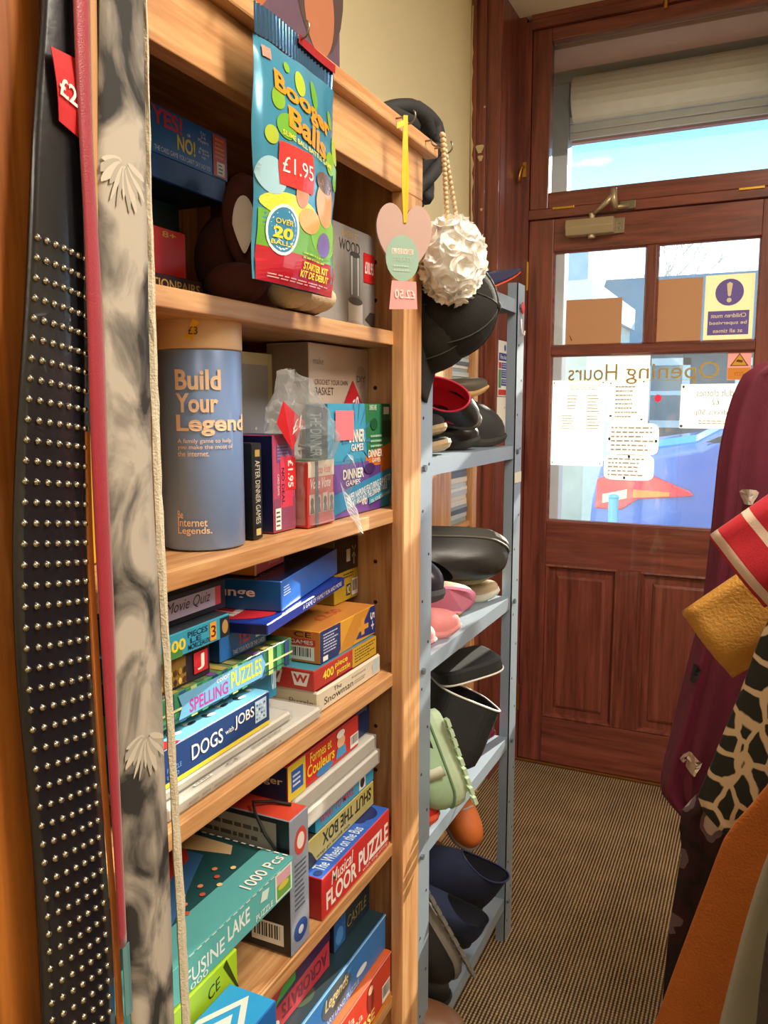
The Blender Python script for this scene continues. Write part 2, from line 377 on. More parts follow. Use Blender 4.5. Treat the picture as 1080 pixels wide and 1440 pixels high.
mk('brass_strip', bx(-.845, 2.906, .005, .092, 2.914, .0085), hg, thr)

# transom window: sash of four members around one pane
tw = struct(link('window_1', None, None, (-.377, YD, 2.034)))
mkw('sash_stile', bx(-.800, 2.918, 2.036, -.735, 2.962, 2.630), mahog('z'), tw, bevel=.003)
mkw('sash_stile', bx(-.012, 2.918, 2.036, .046, 2.962, 2.630), mahog('z'), tw, bevel=.003)
mkw('sash_rail', bx(-.735, 2.918, 2.036, -.012, 2.962, 2.090), mahog('x'), tw, bevel=.003)
mkw('sash_rail', bx(-.735, 2.918, 2.588, -.012, 2.962, 2.630), mahog('x'), tw, bevel=.003)
mkw('pane', bx(-.737, 2.938, 2.088, -.010, 2.942, 2.590), glassmat(), tw)
def hinge(par, x0, z0, x1, z1, y=2.915):
    mkw('hinge', join(bx(x0, y - .003, z0, x1, y + .004, z1)), hg, par, bevel=.001)
hinge(tw, -.715, 2.028, -.640, 2.036, 2.906); hinge(tw, -.12, 2.028, -.045, 2.036, 2.906)
lt = link('latch', None, tw)
lt.location = (-.818 + .377, -.012, .115)
mk('latch_plate', bx(-.006, -.004, .0, .006, .004, .05), hg, lt); 
mk('latch_lever', tube([(0, -.006, .035), (-.008, -.014, .03), (-.014, -.016, .005), (-.016, -.016, -.018)], [.004, .004, .0035, .006]), hg, lt, smooth=True)
mkw('catch', join(bx(-.375, 2.895, 2.635, -.355, 2.912, 2.668), cyl(.006, 2.612, 2.636, 12, cx=-.365, cy=2.9)), hg, tw)

# door
dr = struct(link('door_1', None, None, (-.377, YD, 0)))
Zm = mahog('z'); Xm = mahog('x')
GL, GR = -.712, -.046
mkw('stile', bx(-.800, YD, .008, GL, 2.964, 2.0), Zm, dr, bevel=.0025)
mkw('stile', bx(GR, YD, .008, .046, 2.964, 2.0), Zm, dr, bevel=.0025)
mkw('top_rail', bx(GL, YD, 1.888, GR, 2.964, 2.0), Xm, dr, bevel=.0025)
mkw('glazing_bar', bx(GL, YD, 1.530, GR, 2.964, 1.562), Xm, dr, bevel=.004)
mkw('glazing_bar', bx(-.396, YD, 1.562, -.361, 2.964, 1.888), Zm, dr, bevel=.004)
mkw('lock_rail', bx(GL, YD, .772, GR, 2.964, .934), Xm, dr, bevel=.0025)
mkw('bottom_rail', bx(GL, YD, .008, GR, 2.964, .185), Xm, dr, bevel=.0025)
mkw('muntin', bx(-.452, YD, .185, -.372, 2.964, .772), Zm, dr, bevel=.0025)
for xa, xb in ((GL, -.452), (-.372, GR)):
    za, zb = .185, .772
    pn = mkw('panel', join(bx(xa, 2.938, za, xb, 2.955, zb)), Zm, dr)
    a = .014; q = .045
    def ring(e, y): return [(xa + e, y, za + e), (xb - e, y, za + e), (xb - e, y, zb - e), (xa + e, y, zb - e)]
    mk('moulding', loft([ring(-.004, 2.922), ring(.006, 2.917), ring(.012, 2.926), ring(.016, 2.937)]), Zm, pn)
    mk('raised_field', loft([ring(.040, 2.9375), ring(.043, 2.933), ring(.052, 2.929), ring(.056, 2.929)], cap1=True), Zm, pn)
def bead(x0, z0, x1, z1):
    def rg(e, y): return [(x0 + e, y, z0 + e), (x1 - e, y, z0 + e), (x1 - e, y, z1 - e), (x0 + e, y, z1 - e)]
    mkw('glazing_bead', loft([rg(-.002, 2.925), rg(.003, 2.929), rg(.006, 2.938), rg(.004, 2.944)]), mahog('x'), dr)
for q in ((GL, .934, GR, 1.530), (GL, 1.562, -.396, 1.888), (-.361, 1.562, GR, 1.888)):
    bead(*q); mkw('pane', bx(q[0] - .003, 2.942, q[1] - .003, q[2] + .003, 2.946, q[3] + .003), glassmat(), dr)
hinge(dr, -.806, 1.76, -.798, 1.86, 2.912); hinge(dr, -.806, .2, -.798, .3, 2.912)

# door closer on the top rail, arm up to the frame
dc = root('door_closer', 'beige metal door closer with folding arm above the door panes', 'door closer', (-.575, YD, 1.955))
mt = M('#b9ab8c', .35, .55, .06)
mk('body', loft([[(x, -.05, -.026), (x, -.058, .0), (x, -.05, .026), (x, -.001, .026), (x, -.001, -.026)] for x in (-.085, .075)], True, True), mt, dc, bevel=.002)
mk('mounting_plate', join(bx(.075, -.012, -.024, .105, -.001, .026), bx(.085, -.014, .006, .094, -.012, .014), bx(.085, -.014, -.012, .094, -.012, -.004)), M('#8f866f', .4, .6), dc, bevel=.001)
mk('spindle', join(cyl(.011, .026, .044, 16, cx=0, cy=-.03), cyl(.013, -.036, -.026, 16, cx=0, cy=-.03)), mt, dc)
mk('arm', join(tube([(0, -.03, .042), (.03, -.05, .055), (.075, -.06, .088)], [.008, .007, .011], 10), tube([(.075, -.06, .112), (.075, -.06, .075), (.082, -.052, .05)], [.010, .012, .008], 10), tube([(.082, -.052, .052), (.10, -.03, .058), (.118, -.018, .062)], .007, 8)), mt, dc, smooth=True)
mk('bracket', bx(.088, -.020, .050, .140, -.012, .078), M('#77705f', .4, .6), dc, bevel=.002)

# ------------------------------------------------------------------ notices on the door glass (they face the street, so they read backwards from inside)
def notice(name, label, cat, x0, z0, x1, z1, mat, pr=(), poly=None, y=2.9385):
    wd, h = x1 - x0, z1 - z0
    if poly is None: poly = [(0, 0), (wd, 0), (wd, h), (0, h)]
    o = mk(name, extrude(poly, lambda a, b: (a, .0006, b), lambda a, b: (a, 0, b)), mat, None, (x0, y, z0))
    bm = bmesh.new(); bm.from_mesh(o.data); bmesh.ops.recalc_face_normals(bm, faces=bm.faces[:]); bm.to_mesh(o.data); bm.free()
    prints(o, {'F': Fr((0, 0, 0), (wd, 0, 0), (0, 0, h))}, pr)
    return tag(o, label, cat)
PAPW = paper('#f4f2ee', 'white_paper', .55); PAPB = paper('#c6a384', 'brown_card', .3); PAPS = paper('#efe4c8', 'cream_sign', .4)
def tk(u, v, ru=.014, rv=.008): return ('F', 'e', u, v, ru, rv, '#4a4742', {'n': 'fixing_dot'})
notice('brown_card', 'plain brown card covering the lower part of the undivided-view door pane beside the hinge', 'card', -.665, 1.566, -.472, 1.722, PAPB, [('F', 'p', [(.07, .22), (.085, .21), (.125, .1), (.11, .09)], '#3a2c22')])
notice('brown_card', 'plain brown card in door pane next to the exclamation mark sign', 'card', -.358, 1.566, -.214, 1.773, PAPB)
notice('supervision_sign', 'cream sign with purple exclamation circle and reversed lettering on door pane', 'sign', -.207, 1.566, -.058, 1.776, PAPS, [
    ('F', 'e', .5, .73, .29, .205, '#6e5fb4'), ('F', 'p', [(.44, .86), (.5, .885), (.56, .86), (.53, .68), (.5, .665), (.47, .68)], '#f4e8c4'), ('F', 'e', .5, .61, .05, .035, '#f4e8c4'),
    ('F', 'r', .08, .08, .92, .45, '#6e5fb4'), ('F', 't', .14, .345, .86, .41, 'Children must', '#f4e8c4', {'mir': 1}), ('F', 't', .12, .225, .88, .295, 'be supervised', '#f4e8c4', {'mir': 1}), ('F', 't', .2, .115, .8, .175, 'at all times', '#f4e8c4', {'mir': 1})])
GREY = '#d2d0cd'
notice('paper_notice', 'large white paper notice with two columns of faint print, lowest edge above the street view', 'notice', -.708, 1.138, -.52, 1.442, PAPW, [
    ('F', 'lines', .35, .88, .93, .95, 3, GREY), ('F', 'lines', .3, .65, .5, .84, 5, GREY), ('F', 'lines', .68, .62, .92, .84, 6, GREY), ('F', 'lines', .2, .42, .48, .60, 6, GREY), ('F', 'lines', .68, .42, .92, .60, 5, GREY), tk(.04, .03), tk(.95, .03), tk(.04, .97), tk(.96, .97)])
notice('paper_notice', 'tall white paper notice with one column of faint print, behind the gold lettering', 'notice', -.512, 1.293, -.372, 1.528, PAPW, [
    ('F', 'lines', .2, .06, .75, .56, 8, GREY), tk(.08, .58, .02, .012), tk(.87, .6, .02, .012), tk(.1, .1, .035, .015), tk(.85, .05, .03, .012)])
def blob(w_, h_, s=.35):
    P = []
    for k in range(40):
        a = 2 * PI * k / 40; c_, s_ = math.cos(a), math.sin(a)
        P.append((w_ / 2 + w_ / 2 * math.copysign(abs(c_) ** s, c_), h_ / 2 + h_ / 2 * math.copysign(abs(s_) ** s, s_)))
    return P
notice('speech_bubble_notice', 'white rounded paper notice with six faint lines, fixed below the tall notice', 'notice', -.508, 1.180, -.333, 1.292, PAPW, [('F', 'lines', .08, .1, .92, .92, 6, GREY), tk(.05, .5, .025, .05), tk(.95, .45, .025, .05)], blob(.175, .112))
notice('speech_bubble_notice', 'white rounded paper notice with five faint lines, just above the red car lamp', 'notice', -.515, 1.092, -.345, 1.182, PAPW, [('F', 'lines', .08, .12, .92, .9, 5, GREY), tk(.5, .92, .025, .06), tk(.42, .09, .025, .06)], blob(.17, .09))
notice('clothes_price_notice', 'white paper notice with reversed adult clothes price lettering beside the hanging clothes', 'notice', -.268, 1.276, -.07, 1.424, PAPW, [
    ('F', 't', .25, .72, .92, .88, 'Adult clothes', '#8f8d8a', {'mir': 1, 'b': 0}), ('F', 't', .5, .54, .62, .66, '£2', '#8f8d8a', {'mir': 1, 'b': 0}), ('F', 't', .22, .28, .97, .43, 'Childrens 50p', '#8f8d8a', {'mir': 1, 'b': 0}), ('F', 'lines', .3, .08, .8, .2, 2, GREY), tk(.04, .94, .02, .03), tk(.0 + .03, .05, .025, .03)])
notice('camera_warning_sticker', 'pink and orange warning sticker with yellow triangle on the door glass', 'sticker', -.127, 1.436, -.056, 1.526, paper('#e8b9b4', 'pink_sticker', .4), [
    ('F', 'p', [(.1, .5), (.9, .5), (.5, .97)], '#5a4420'), ('F', 'p', [(.18, .53), (.82, .53), (.5, .92)], '#e9a92c'), ('F', 'p', [(.35, .66), (.62, .62), (.66, .7), (.42, .74)], '#5a4420'), ('F', 'r', .02, .02, .98, .44, '#ec9a3a'), ('F', 't', .3, .15, .7, .28, 'CCTV', '#c2702a', {'mir': 1})], y=2.9375)
gold = M('#cdb56e', .35, .5)
og = notice('opening_hours_lettering', 'gold Opening Hours lettering reversed on the door glass', 'lettering', -.65, 1.438, -.150, 1.4395, gold, y=2.936)
prints(og, {'F': Fr((0, 0, 0), (.50, 0, 0), (0, 0, .1))}, [('F', 't', .40, -.12, 1, .6, 'Opening', gold, {'mir': 1, 'b': .0}), ('F', 't', .0, .02, .34, .58, 'Hours', gold, {'mir': 1, 'b': .0})])
notice('round_sticker', 'small round pink sticker on the door glass', 'sticker', -.353, 1.365, -.33, 1.39, paper('#e0607a', 'pink_dot', .5), poly=[(.0115 + .0115 * math.cos(a), .0125 + .0125 * math.sin(a)) for a in [2 * PI * k / 20 for k in range(20)]])

# fire notice and paper on the side of the pilaster (facing the aisle)
def pilnote(name, label, cat, y0, z0, y1, z1, col, pr, poly=None):
    o = mk(name, bx(-.0012, 0, 0, 0, y1 - y0, z1 - z0), M(col, .5), None, (-.8435, y0, z0))
    prints(o, {'F': Fr((0, 0, 0), (0, y1 - y0, 0), (0, 0, z1 - z0))}, pr); return tag(o, label, cat)
pilnote('fire_action_sign', 'white blue and green Fire Action sign on the dark red pilaster', 'sign', 2.722, 1.385, 2.872, 1.575, '#eef0f0', [
    ('F', 'e', .5, .88, .08, .06, '#2f5fb0'), ('F', 'r', .03, .64, .97, .78, '#2346a8'), ('F', 't', .14, .67, .86, .75, 'Fire Action', '#f4f4f4'),
    ('F', 'r', .24, .50, .96, .61, '#2346a8'), ('F', 'lines', .3, .52, .8, .6, 2, '#cfd8f0'), ('F', 'r', .24, .33, .96, .48, '#2346a8'), ('F', 'lines', .3, .35, .85, .47, 3, '#cfd8f0'), ('F', 'r', .24, .19, .96, .31, '#2346a8'), ('F', 'lines', .3, .21, .85, .3, 2, '#cfd8f0'),
    ('F', 'r', .03, .5, .2, .61, '#c8342c'), ('F', 'r', .03, .15, .2, .48, '#3f9a55'), ('F', 'r', .03, .02, .97, .12, '#c8342c')])
pilnote('paper_sheet', 'blank white paper sheet taped below the Fire Action sign', 'paper', 2.716, 1.235, 2.872, 1.382, '#ecebe6', [('F', 'lines', .5, .7, .9, .8, 1, '#c9c7c2')])
# ================================================================== bookcase
bk = root('bookcase', 'tall pine bookcase full of board games against the cream wall', 'bookcase', (-.73, .82, 0))
PX, PY, PZ = pine('x'), pine('y'), pine('z')
SH = [1.465, 1.187, .917, .622, .342, .08]
mkw('side_panel', bx(-.935, 1.214, 0, -.535, 1.236, 1.74), PZ, bk, bevel=.001)
mkw('side_panel', bx(-.935, .425, 0, -.532, .447, 1.74), PZ, bk, bevel=.001)
mkw('back_panel', bx(-.947, .425, 0, -.936, 1.236, 1.74), PZ, bk)
for z in SH:
    mkw('shelf', bx(-.935, .448, z - .021, -.5345, 1.2135, z), PY, bk, bevel=.001); mkw('shelf_lipping', bx(-.5343, .483, z - .021, -.530, 1.1645, z), PY, bk, bevel=.0015)
mkw('top_board', bx(-.947, .40, 1.741, -.515, 1.262, 1.760), PY, bk, bevel=.002)
mkw('stile', bx(-.534, 1.165, 0, -.512, 1.236, 1.672), PZ, bk, bevel=.002)
mkw('stile', bx(-.534, .375, 0, -.512, .482, 1.672), wood('stained_pine_z', '#8a4c1c', '#b9702c', 'z'), bk, bevel=.002)
mkw('top_rail', bx(-.534, .375, 1.672, -.512, 1.236, 1.741), PY, bk, bevel=.0015)
mkw('cornice', bx(-.548, .37, 1.741, -.496, 1.262, 1.762), PY, bk, bevel=.003)
pegs = [cyl(.0035, 0, .0006, 10) for _ in range(1)]
for z in (.55, .72, .80, 1.02, 1.09, 1.31, 1.38, 1.52, 1.58):
    mkw('peg_hole', xf(cyl(.0035, 0, .0008, 10), Matrix.Translation((-.585, 1.2135, z)) @ Matrix.Rotation(PI / 2, 4, 'X')), M('#3a1f0e', .9), bk)
steel = M('#8f8a80', .3, .9, .1)
def cup_hook(y, z=1.752, x=-.496):
    p = [(x, y, z), (x + .012, y, z)] + [(x + .022 + .010 * math.cos(a), y, z - .002 + .010 * math.sin(a)) for a in [PI * .9 - k * PI * 1.55 / 9 - 2 * PI * 0 for k in range(10)]]
    p = [(x, y, z), (x + .010, y, z)] + [(x + .020 - .010 * math.cos(a), y, z - .010 * math.sin(a)) for a in [k * PI * 1.25 / 9 for k in range(1, 10)]]
    mkw('cup_hook', tube(p, .0014, 6), steel, bk, smooth=True)
HOOKS = [.455, .492, .532, .70, .805, 1.097, 1.206, 1.245]
for y in HOOKS: cup_hook(y)

# ================================================================== shoe rack
rk = root('shoe_rack', 'pale blue steel angle shoe rack between bookcase and door', 'rack', (-.73, 1.56, 0))
BL = M('#93a3b4', .45, .35, .06, 14, bump=.05, bscale=40, key='rack_blue')
RS = [1.592, 1.258, .897, .545, .118]
def angle(x, y, sx, sy, z0=0, z1=1.63, a=.058, b=.024, t=.0025):
    return join(bx(min(x, x + sx * t), min(y, y + sy * a), z0, max(x, x + sx * t), max(y, y + sy * a), z1), bx(min(x, x + sx * b), min(y, y + sy * t), z0, max(x, x + sx * b), max(y, y + sy * t), z1))
for x, y, sx, sy in ((-.53, 1.272, -1, 1), (-.53, 1.850, -1, 1), (-.93, 1.272, 1, 1), (-.93, 1.850, 1, 1)):
    p = mkw('upright', angle(x, y, sx, sy), BL, rk)
    if x > -.6:
        hl = []
        for k in range(40):
            z = .05 + k * .04
            if k % 2 == 0: hl.append(xf(cyl(.0028, 0, .0006, 8), Matrix.Translation((x, y + .016 + .028 * (k % 4 // 2), z)) @ Matrix.Rotation(PI / 2, 4, 'Y')))
        h_ = mk('bolt_holes', join(*hl), M('#2a2e33', .8), p); h_['kind'] = 'stuff'
for z in RS:
    s = mkw('shelf', join(bx(-.926, 1.277, z - .0025, -.5335, 1.849, z), bx(-.536, 1.277, z - .030, -.5335, 1.849, z - .0025), bx(-.926, 1.277, z - .030, -.9235, 1.849, z - .0025), bx(-.9235, 1.277, z - .03, -.536, 1.2795, z - .0025), bx(-.9235, 1.8465, z - .03, -.536, 1.849, z - .0025)), BL, rk)
    for y in (1.29, 1.868):
        mk('bolt', xf(cyl(.006, 0, .005, 6), Matrix.Translation((-.5298, y, z - .014)) @ Matrix.Rotation(PI / 2, 4, 'Y')), M('#6f7c88', .4, .6), s)
mkw('tape', bx(-.5296, 1.852, 1.17, -.5288, 1.907, 1.195), M('#d9d6c8', .6), rk)

# ------------------------------------------------------------------ narrow wooden unit with film cases between rack and pilaster
un = root('film_case_unit', 'narrow wooden unit holding a tall stack of film cases beside the pilaster', 'shelf unit', (-.9, 2.3, 0))
mkw('side_board', bx(-.948, 2.05, 0, -.85, 2.29, 1.70), PZ, un, bevel=.002)
mkw('post', bx(-.948, 2.47, 0, -.842, 2.505, 1.70), PZ, un, bevel=.002)
for z in (.25, .62, .985, 1.30, 1.66):
    mkw('shelf', bx(-.948, 2.29, z - .018, -.852, 2.47, z), PY, un)
cc = {'#d8d4cc': 'light grey', '#e6e2da': 'off-white', '#b9c4cc': 'pale blue', '#c8b7a0': 'tan', '#dadfe0': 'silver', '#a54a44': 'red', '#55606e': 'slate', '#e9e4d6': 'cream', '#8fa3a8': 'blue-grey'}
rnd = random.Random(3)
for zs, ze, wh_ in ((.25, .59, 'lowest'), (.62, .955, 'second lowest'), (.985, 1.27, 'second highest'), (1.30, 1.63, 'highest')):
    z = zs + .0012
    while z < ze - .016:
        h = rnd.choice((.014, .014, .010, .017)); d = rnd.uniform(0, .012); y0 = 2.296 + rnd.uniform(0, .01)
        c = rnd.choice(list(cc))
        o = mk('film_case', bx(-.085, 0, 0, 0, .158, h), [M(c, .35), M('#e8e4da', .5)], None, (-.858 - d * .3, y0, z), (0, 0, rnd.uniform(-.02, .02)))
        tag(o, '%s film case lying in the %s stack of the narrow wooden unit' % (cc[c], wh_), 'film case', '%s film cases in the %s stack' % (cc[c], wh_))
        z += h + .0006

# ================================================================== the street outside
ST = M('#8d8f90', .9, 0, .15, 5, bump=.3, bscale=30)
RENDER = M('#d9cfb2', .85, 0, .05, 8, bump=.1, bscale=60, key='cream_render')
struct(mk('facade', join(bx(-3.2, 2.972, -.2, -.80, 3.40, 5), bx(.092, 2.986, -.2, .30, 3.40, 5), bx(.30, 2.986, -.2, 2.2, 3.40, .5), bx(2.2, 2.986, -.2, 4, 3.40, 5), bx(-.80, 2.986, 2.60, .092, 3.40, 5), bx(.30, 2.986, 2.60, 2.2, 3.40, 5)), RENDER))
struct(mk('trim_7', bx(-.80, 2.99, 2.585, .092, 3.18, 2.60), M('#b98d7e', .7, 0, .1, 12)))
struct(mk('step', bx(-.80, 2.966, -.2, .092, 3.55, -.004), M('#a49c8c', .9, 0, .15, 9)))
sh_ = root('roller_shutter', 'grey rolled shutter box with side guide above the shop doorway', 'shutter', (-.35, 3.25, 2.38))
GR_ = M('#868c90', .45, .4, .08)
mkw('side_guide', bx(-.798, 3.20, 0, -.735, 3.27, 2.55), GR_, sh_, bevel=.003)
mkw('side_guide', bx(.045, 3.20, 0, .09, 3.27, 2.55), GR_, sh_, bevel=.003)
mkw('shutter_roll', xf(loft([[(x, .085 * math.cos(a), .085 * math.sin(a)) for a in [2 * PI * k / 24 for k in range(24)]] for x in (-.72, .04)], True, True), Matrix.Translation((0, 3.24, 2.49))), M('#c9c3ae', .5, .2), sh_, smooth=False)
for k in range(3): mkw('slat', bx(-.735, 3.215 + .004 * k, 2.405 - .028 * k + .0, .045, 3.225 + .004 * k, 2.431 - .028 * k), M('#b9bdb9', .45, .3), sh_, bevel=.003)
mkw('fascia', bx(-.80, 3.33, 2.37, .092, 3.36, 2.60), M('#a87a6c', .7), sh_)
struct(mk('pavement', bx(-14, 3.40, -.35, 14, 5.15, -.15), M('#b9b2a2', .9, 0, .12, 4, bump=.3, bscale=18)))
struct(mk('road', bx(-14, 5.15, -.4, 14, 11.2, -.25), M('#77797a', .95, 0, .12, 6, bump=.3, bscale=40)))
struct(mk('pavement_far', bx(-14, 11.2, -.35, 14, 30, -.15), M('#a8a294', .9, 0, .12, 4)))

def house(name, label, x0, x1, y0, y1, h, col, wins=(), roof=None, roofc='#4c545c'):
    r_ = root(name, label, 'building', ((x0 + x1) / 2, (y0 + y1) / 2, -.15))
    mkw('wall', bx(x0, y0, -.15, x1, y1, h), M(col, .9, 0, .25, 3.5, bump=.5, bscale=9), r_)
    for (a, b, c, d) in wins:
        f_ = mkw('window', join(bx(a, y0 - .04, b, a + .1, y0 + .01, d), bx(c - .1, y0 - .04, b, c, y0 + .01, d), bx(a, y0 - .04, b, c, y0 + .01, b + .1), bx(a, y0 - .04, d - .1, c, y0 + .01, d), bx(a, y0 - .035, (b + d) / 2 - .03, c, y0 + .01, (b + d) / 2 + .03)), M('#cfdbe2', .5), r_)
        mk('pane', bx(a + .1, y0 - .02, b + .1, c - .1, y0 + .005, d - .1), M('#5f7482', .15), f_)
    if roof:
        e = .15
        mkw('roof', ([(x0 - e, y0 - e, h), (x1 + e, y0 - e, h), (x1 + e, y1 + e, h), (x0 - e, y1 + e, h), (x0 - e, (y0 + y1) / 2, h + roof), (x1 + e, (y0 + y1) / 2, h + roof)], [(0, 1, 5, 4), (2, 3, 4, 5), (1, 2, 5), (3, 0, 4), (3, 2, 1, 0)]), M(roofc, .8, 0, .15, 8), r_)
    return r_
house('stone_house', 'dark blue grey stone house across the street with pale framed windows', -2.35, 8, 12.2, 15.6, 2.15, '#4b5a66', [(-1.62, 1.05, -1.0, 2.02), (-.42, 1.15, .42, 2.0), (-2.2, .2, -1.75, 1.2)], 1.25, '#69747c')
pb = house('pale_extension', 'pale flat roofed building with parapet beside the stone house', -4.2, -1.72, 8.6, 11.4, 2.35, '#cfcfbe', [])
mkw('parapet', bx(-4.3, 8.5, 2.35, -1.66, 11.4, 2.62), M('#c3ccd0', .8), pb)
mkw('sloping_wall', ([(-1.72, 8.6, -.15), (-1.35, 8.6, -.15), (-1.35, 8.6, 1.7), (-1.72, 8.6, 2.6), (-1.72, 8.85, -.15), (-1.35, 8.85, -.15), (-1.35, 8.85, 1.7), (-1.72, 8.85, 2.6)], [(3, 2, 1, 0), (4, 5, 6, 7), (0, 1, 5, 4), (1, 2, 6, 5), (2, 3, 7, 6), (3, 0, 4, 7)]), M('#dfe4d6', .85), pb)
house('tall_grey_house', 'tall blue grey building rising behind the pale extension', -5.5, -2.62, 13, 15, 4.3, '#9fb3c2', [(-3.9, 2.6, -3.2, 3.8)])
# bare tree
tr = root('bare_tree', 'thin bare winter tree showing against white cloud behind the houses', 'tree', (-2.75, 20, -.15))
rnd = random.Random(5); segs = []
def branch(p, d, l, r_, dep):
    q = p + d * l; segs.append(tube([p, p.lerp(q, .5) + Vector((rnd.uniform(-.04, .04), 0, 0)), q], [r_, r_ * .85, r_ * .65], 5))
    if dep:
        for _ in range(3): branch(q, (d + Vector((rnd.uniform(-.7, .7), rnd.uniform(-.4, .4), rnd.uniform(-.1, .3)))).normalized(), l * .72, r_ * .62, dep - 1)
branch(Vector((0, 0, 0)), Vector((0, 0, 1)), 2.0, .05, 4)
mk('trunk_and_twigs', join(*segs), M('#b9aea4', .9), tr)

# blue car parked outside, tail to the left
car = root('car', 'shiny blue parked car with red tail lamp seen through the door glass', 'car', (.9, 6.4, -.25))
BLU = M('#2f68d8', .15, .2, .05, 5, coat=.6, key='car_blue')
prof = [(-1.02, .22), (-1.10, .42), (-1.08, .72), (-1.02, .98), (-.80, 1.10), (-.45, 1.16), (-.1, 1.36), (.4, 1.45), (1.3, 1.46), (1.75, 1.30), (2.15, 1.06), (2.9, .95), (3.15, .80), (3.2, .45), (3.15, .22)]
def carloop(y, sc, dz): return [(.95 + (x - .95) * (sc if z < 1.12 else sc - .02), y, (z if z < 1.1 else z - dz)) for x, z in prof]
mkw('body', loft([carloop(5.60, .965, .10), carloop(5.64, .99, .04), carloop(5.85, 1.0, 0), carloop(6.95, 1.0, 0), carloop(7.16, .99, .04), carloop(7.2, .965, .10)], True, True), BLU, car, bevel=.012)
mkw('side_window', extrude([(-.35, 1.12), (-.02, 1.27), (.42, 1.35), (.55, 1.35), (.5, 1.12)], lambda a, b: (a, 5.602, b), lambda a, b: (a, 5.594, b)), M('#1c2730', .08), car)
mkw('side_window', extrude([(.58, 1.12), (.62, 1.35), (1.25, 1.35), (1.6, 1.24), (1.85, 1.10)], lambda a, b: (a, 5.602, b), lambda a, b: (a, 5.594, b)), M('#1c2730', .08), car)
for x in (-.45, 2.45):
    for y in (5.62, 7.0):
        wh = mkw('wheel', xf(lathe([(.2, -.09), (.30, -.09), (.32, -.06), (.32, .06), (.30, .09), (.2, .09)], 28), Matrix.Translation((x, y + .07, .07)) @ Matrix.Rotation(PI / 2, 4, 'X')), M('#18191b', .8), car)
        mk('hubcap', xf(lathe([(.02, -.10), (.19, -.095), (.2, -.08), (.19, -.05)], 20), Matrix.Translation((x, y + .07, .07)) @ Matrix.Rotation(PI / 2, 4, 'X')), M('#b8bcc0', .3, .8), wh)
tl = mkw('tail_lamp', extrude([(-1.03, .66), (-1.02, .86), (-.9, .92), (-.72, .92), (-.42, .80), (-.40, .775), (-.5, .76), (-.75, .735), (-.85, .66)], lambda a, b: (a, 5.615, b), lambda a, b: (a, 5.575, b)), M('#d01a40', .12, 0, .1, 9, coat=.5), car, bevel=.008)
mk('indicator_strip', extrude([(-.78, .745), (-.78, .80), (-.55, .79), (-.55, .765)], lambda a, b: (a, 5.576, b), lambda a, b: (a, 5.572, b)), M('#f08a3c', .15), tl)
mk('reverse_lens', extrude([(-.98, .70), (-.98, .76), (-.82, .80), (-.82, .74)], lambda a, b: (a, 5.576, b), lambda a, b: (a, 5.572, b)), M('#f0d8c8', .15), tl)
mkw('bumper', extrude([(-1.08, .2), (-1.10, .48), (-.70, .48), (-.74, .2)], lambda a, b: (a, 5.62, b), lambda a, b: (a, 5.585, b)), M('#1b48ad', .2), car, bevel=.01)
bo = root('bollard', 'thin light blue metal post on the pavement beside the car', 'post', (-.82, 5.05, -.15))
mk('post', cyl(.03, 0, .95, 16), M('#5fb0dd', .4), bo); mk('cap', ball((0, 0, .95), (.034, .034, .02), 14, 6), M('#5fb0dd', .4), bo)
# ================================================================== games and puzzles on the bookcase
Wt = '#f2efe6'; RED = '#c22326'; PINK = '#e8566a'
def price(face, u0, v0, u1, v1, s, col=RED, rot=0, tu=(.12, .3, .88, .72)):
    du, dv = u1 - u0, v1 - v0
    return [(face, 'r', u0, v0, u1, v1, col, {'n': 'price_sticker', 'rough': .3}), (face, 't', u0 + du * tu[0], v0 + dv * tu[1], u0 + du * tu[2], v0 + dv * tu[3], s, '#f6f0ea', {'rot': rot, 'b': .02})]
# ---- top compartment
carton('card_game_box', 'dark flat box with small print lying lowest in the top compartment stack', 'board game', -.575, .56, .752, 1.4665, 1.4865, .2, '#2a1418', T='#3a1a1c', pr=[('F', 't', .45, .25, .97, .75, 'ACTIONPAIRS', '#a8884a')])
carton('card_game_box', 'small yellow and red card box standing on the dark flat box', 'board game', -.60, .70, .756, 1.4875, 1.541, .1, '#d22a20', Sd='#a9852a', T='#a5772c', pr=[('F', 't', .3, .82, .7, .94, '8+', '#f0c040')])
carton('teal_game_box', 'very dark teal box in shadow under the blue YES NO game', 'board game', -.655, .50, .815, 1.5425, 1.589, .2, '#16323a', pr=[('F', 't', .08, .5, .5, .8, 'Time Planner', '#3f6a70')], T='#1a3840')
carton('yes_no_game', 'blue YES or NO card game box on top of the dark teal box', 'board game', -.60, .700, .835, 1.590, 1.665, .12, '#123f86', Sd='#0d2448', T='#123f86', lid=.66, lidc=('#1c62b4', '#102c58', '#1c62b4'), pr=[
    ('F', 't', .03, .73, .40, .97, 'YES!', '#c83a48', {'b': .03, 'sk': -.05}), ('F', 't', .33, .50, .56, .72, 'NO!', '#ecd23a', {'b': .03}), ('F', 't', .46, .75, .5, .79, 'OR', Wt), ('F', 't', .05, .38, .76, .45, 'THE CARD GAME YOU CAN\'T SAY NO TO!', '#d8e0f0', {'b': 0}),
    ('F', 't', .60, .74, .74, .92, 'For\n3-6\nPlayers', '#e4ecf8', {'b': 0}), ('F', 't', .60, .52, .74, .68, 'Ages\n8 and\nup', '#e4ecf8', {'b': 0}), ('F', 'r', .80, .36, .985, .97, '#d2402c'), ('F', 'lines', .83, .62, .96, .94, 5, '#f0b040'), ('F', 'r', .85, .38, .96, .58, Wt), ('F', 'lines', .87, .4, .94, .56, 3, '#333333')])
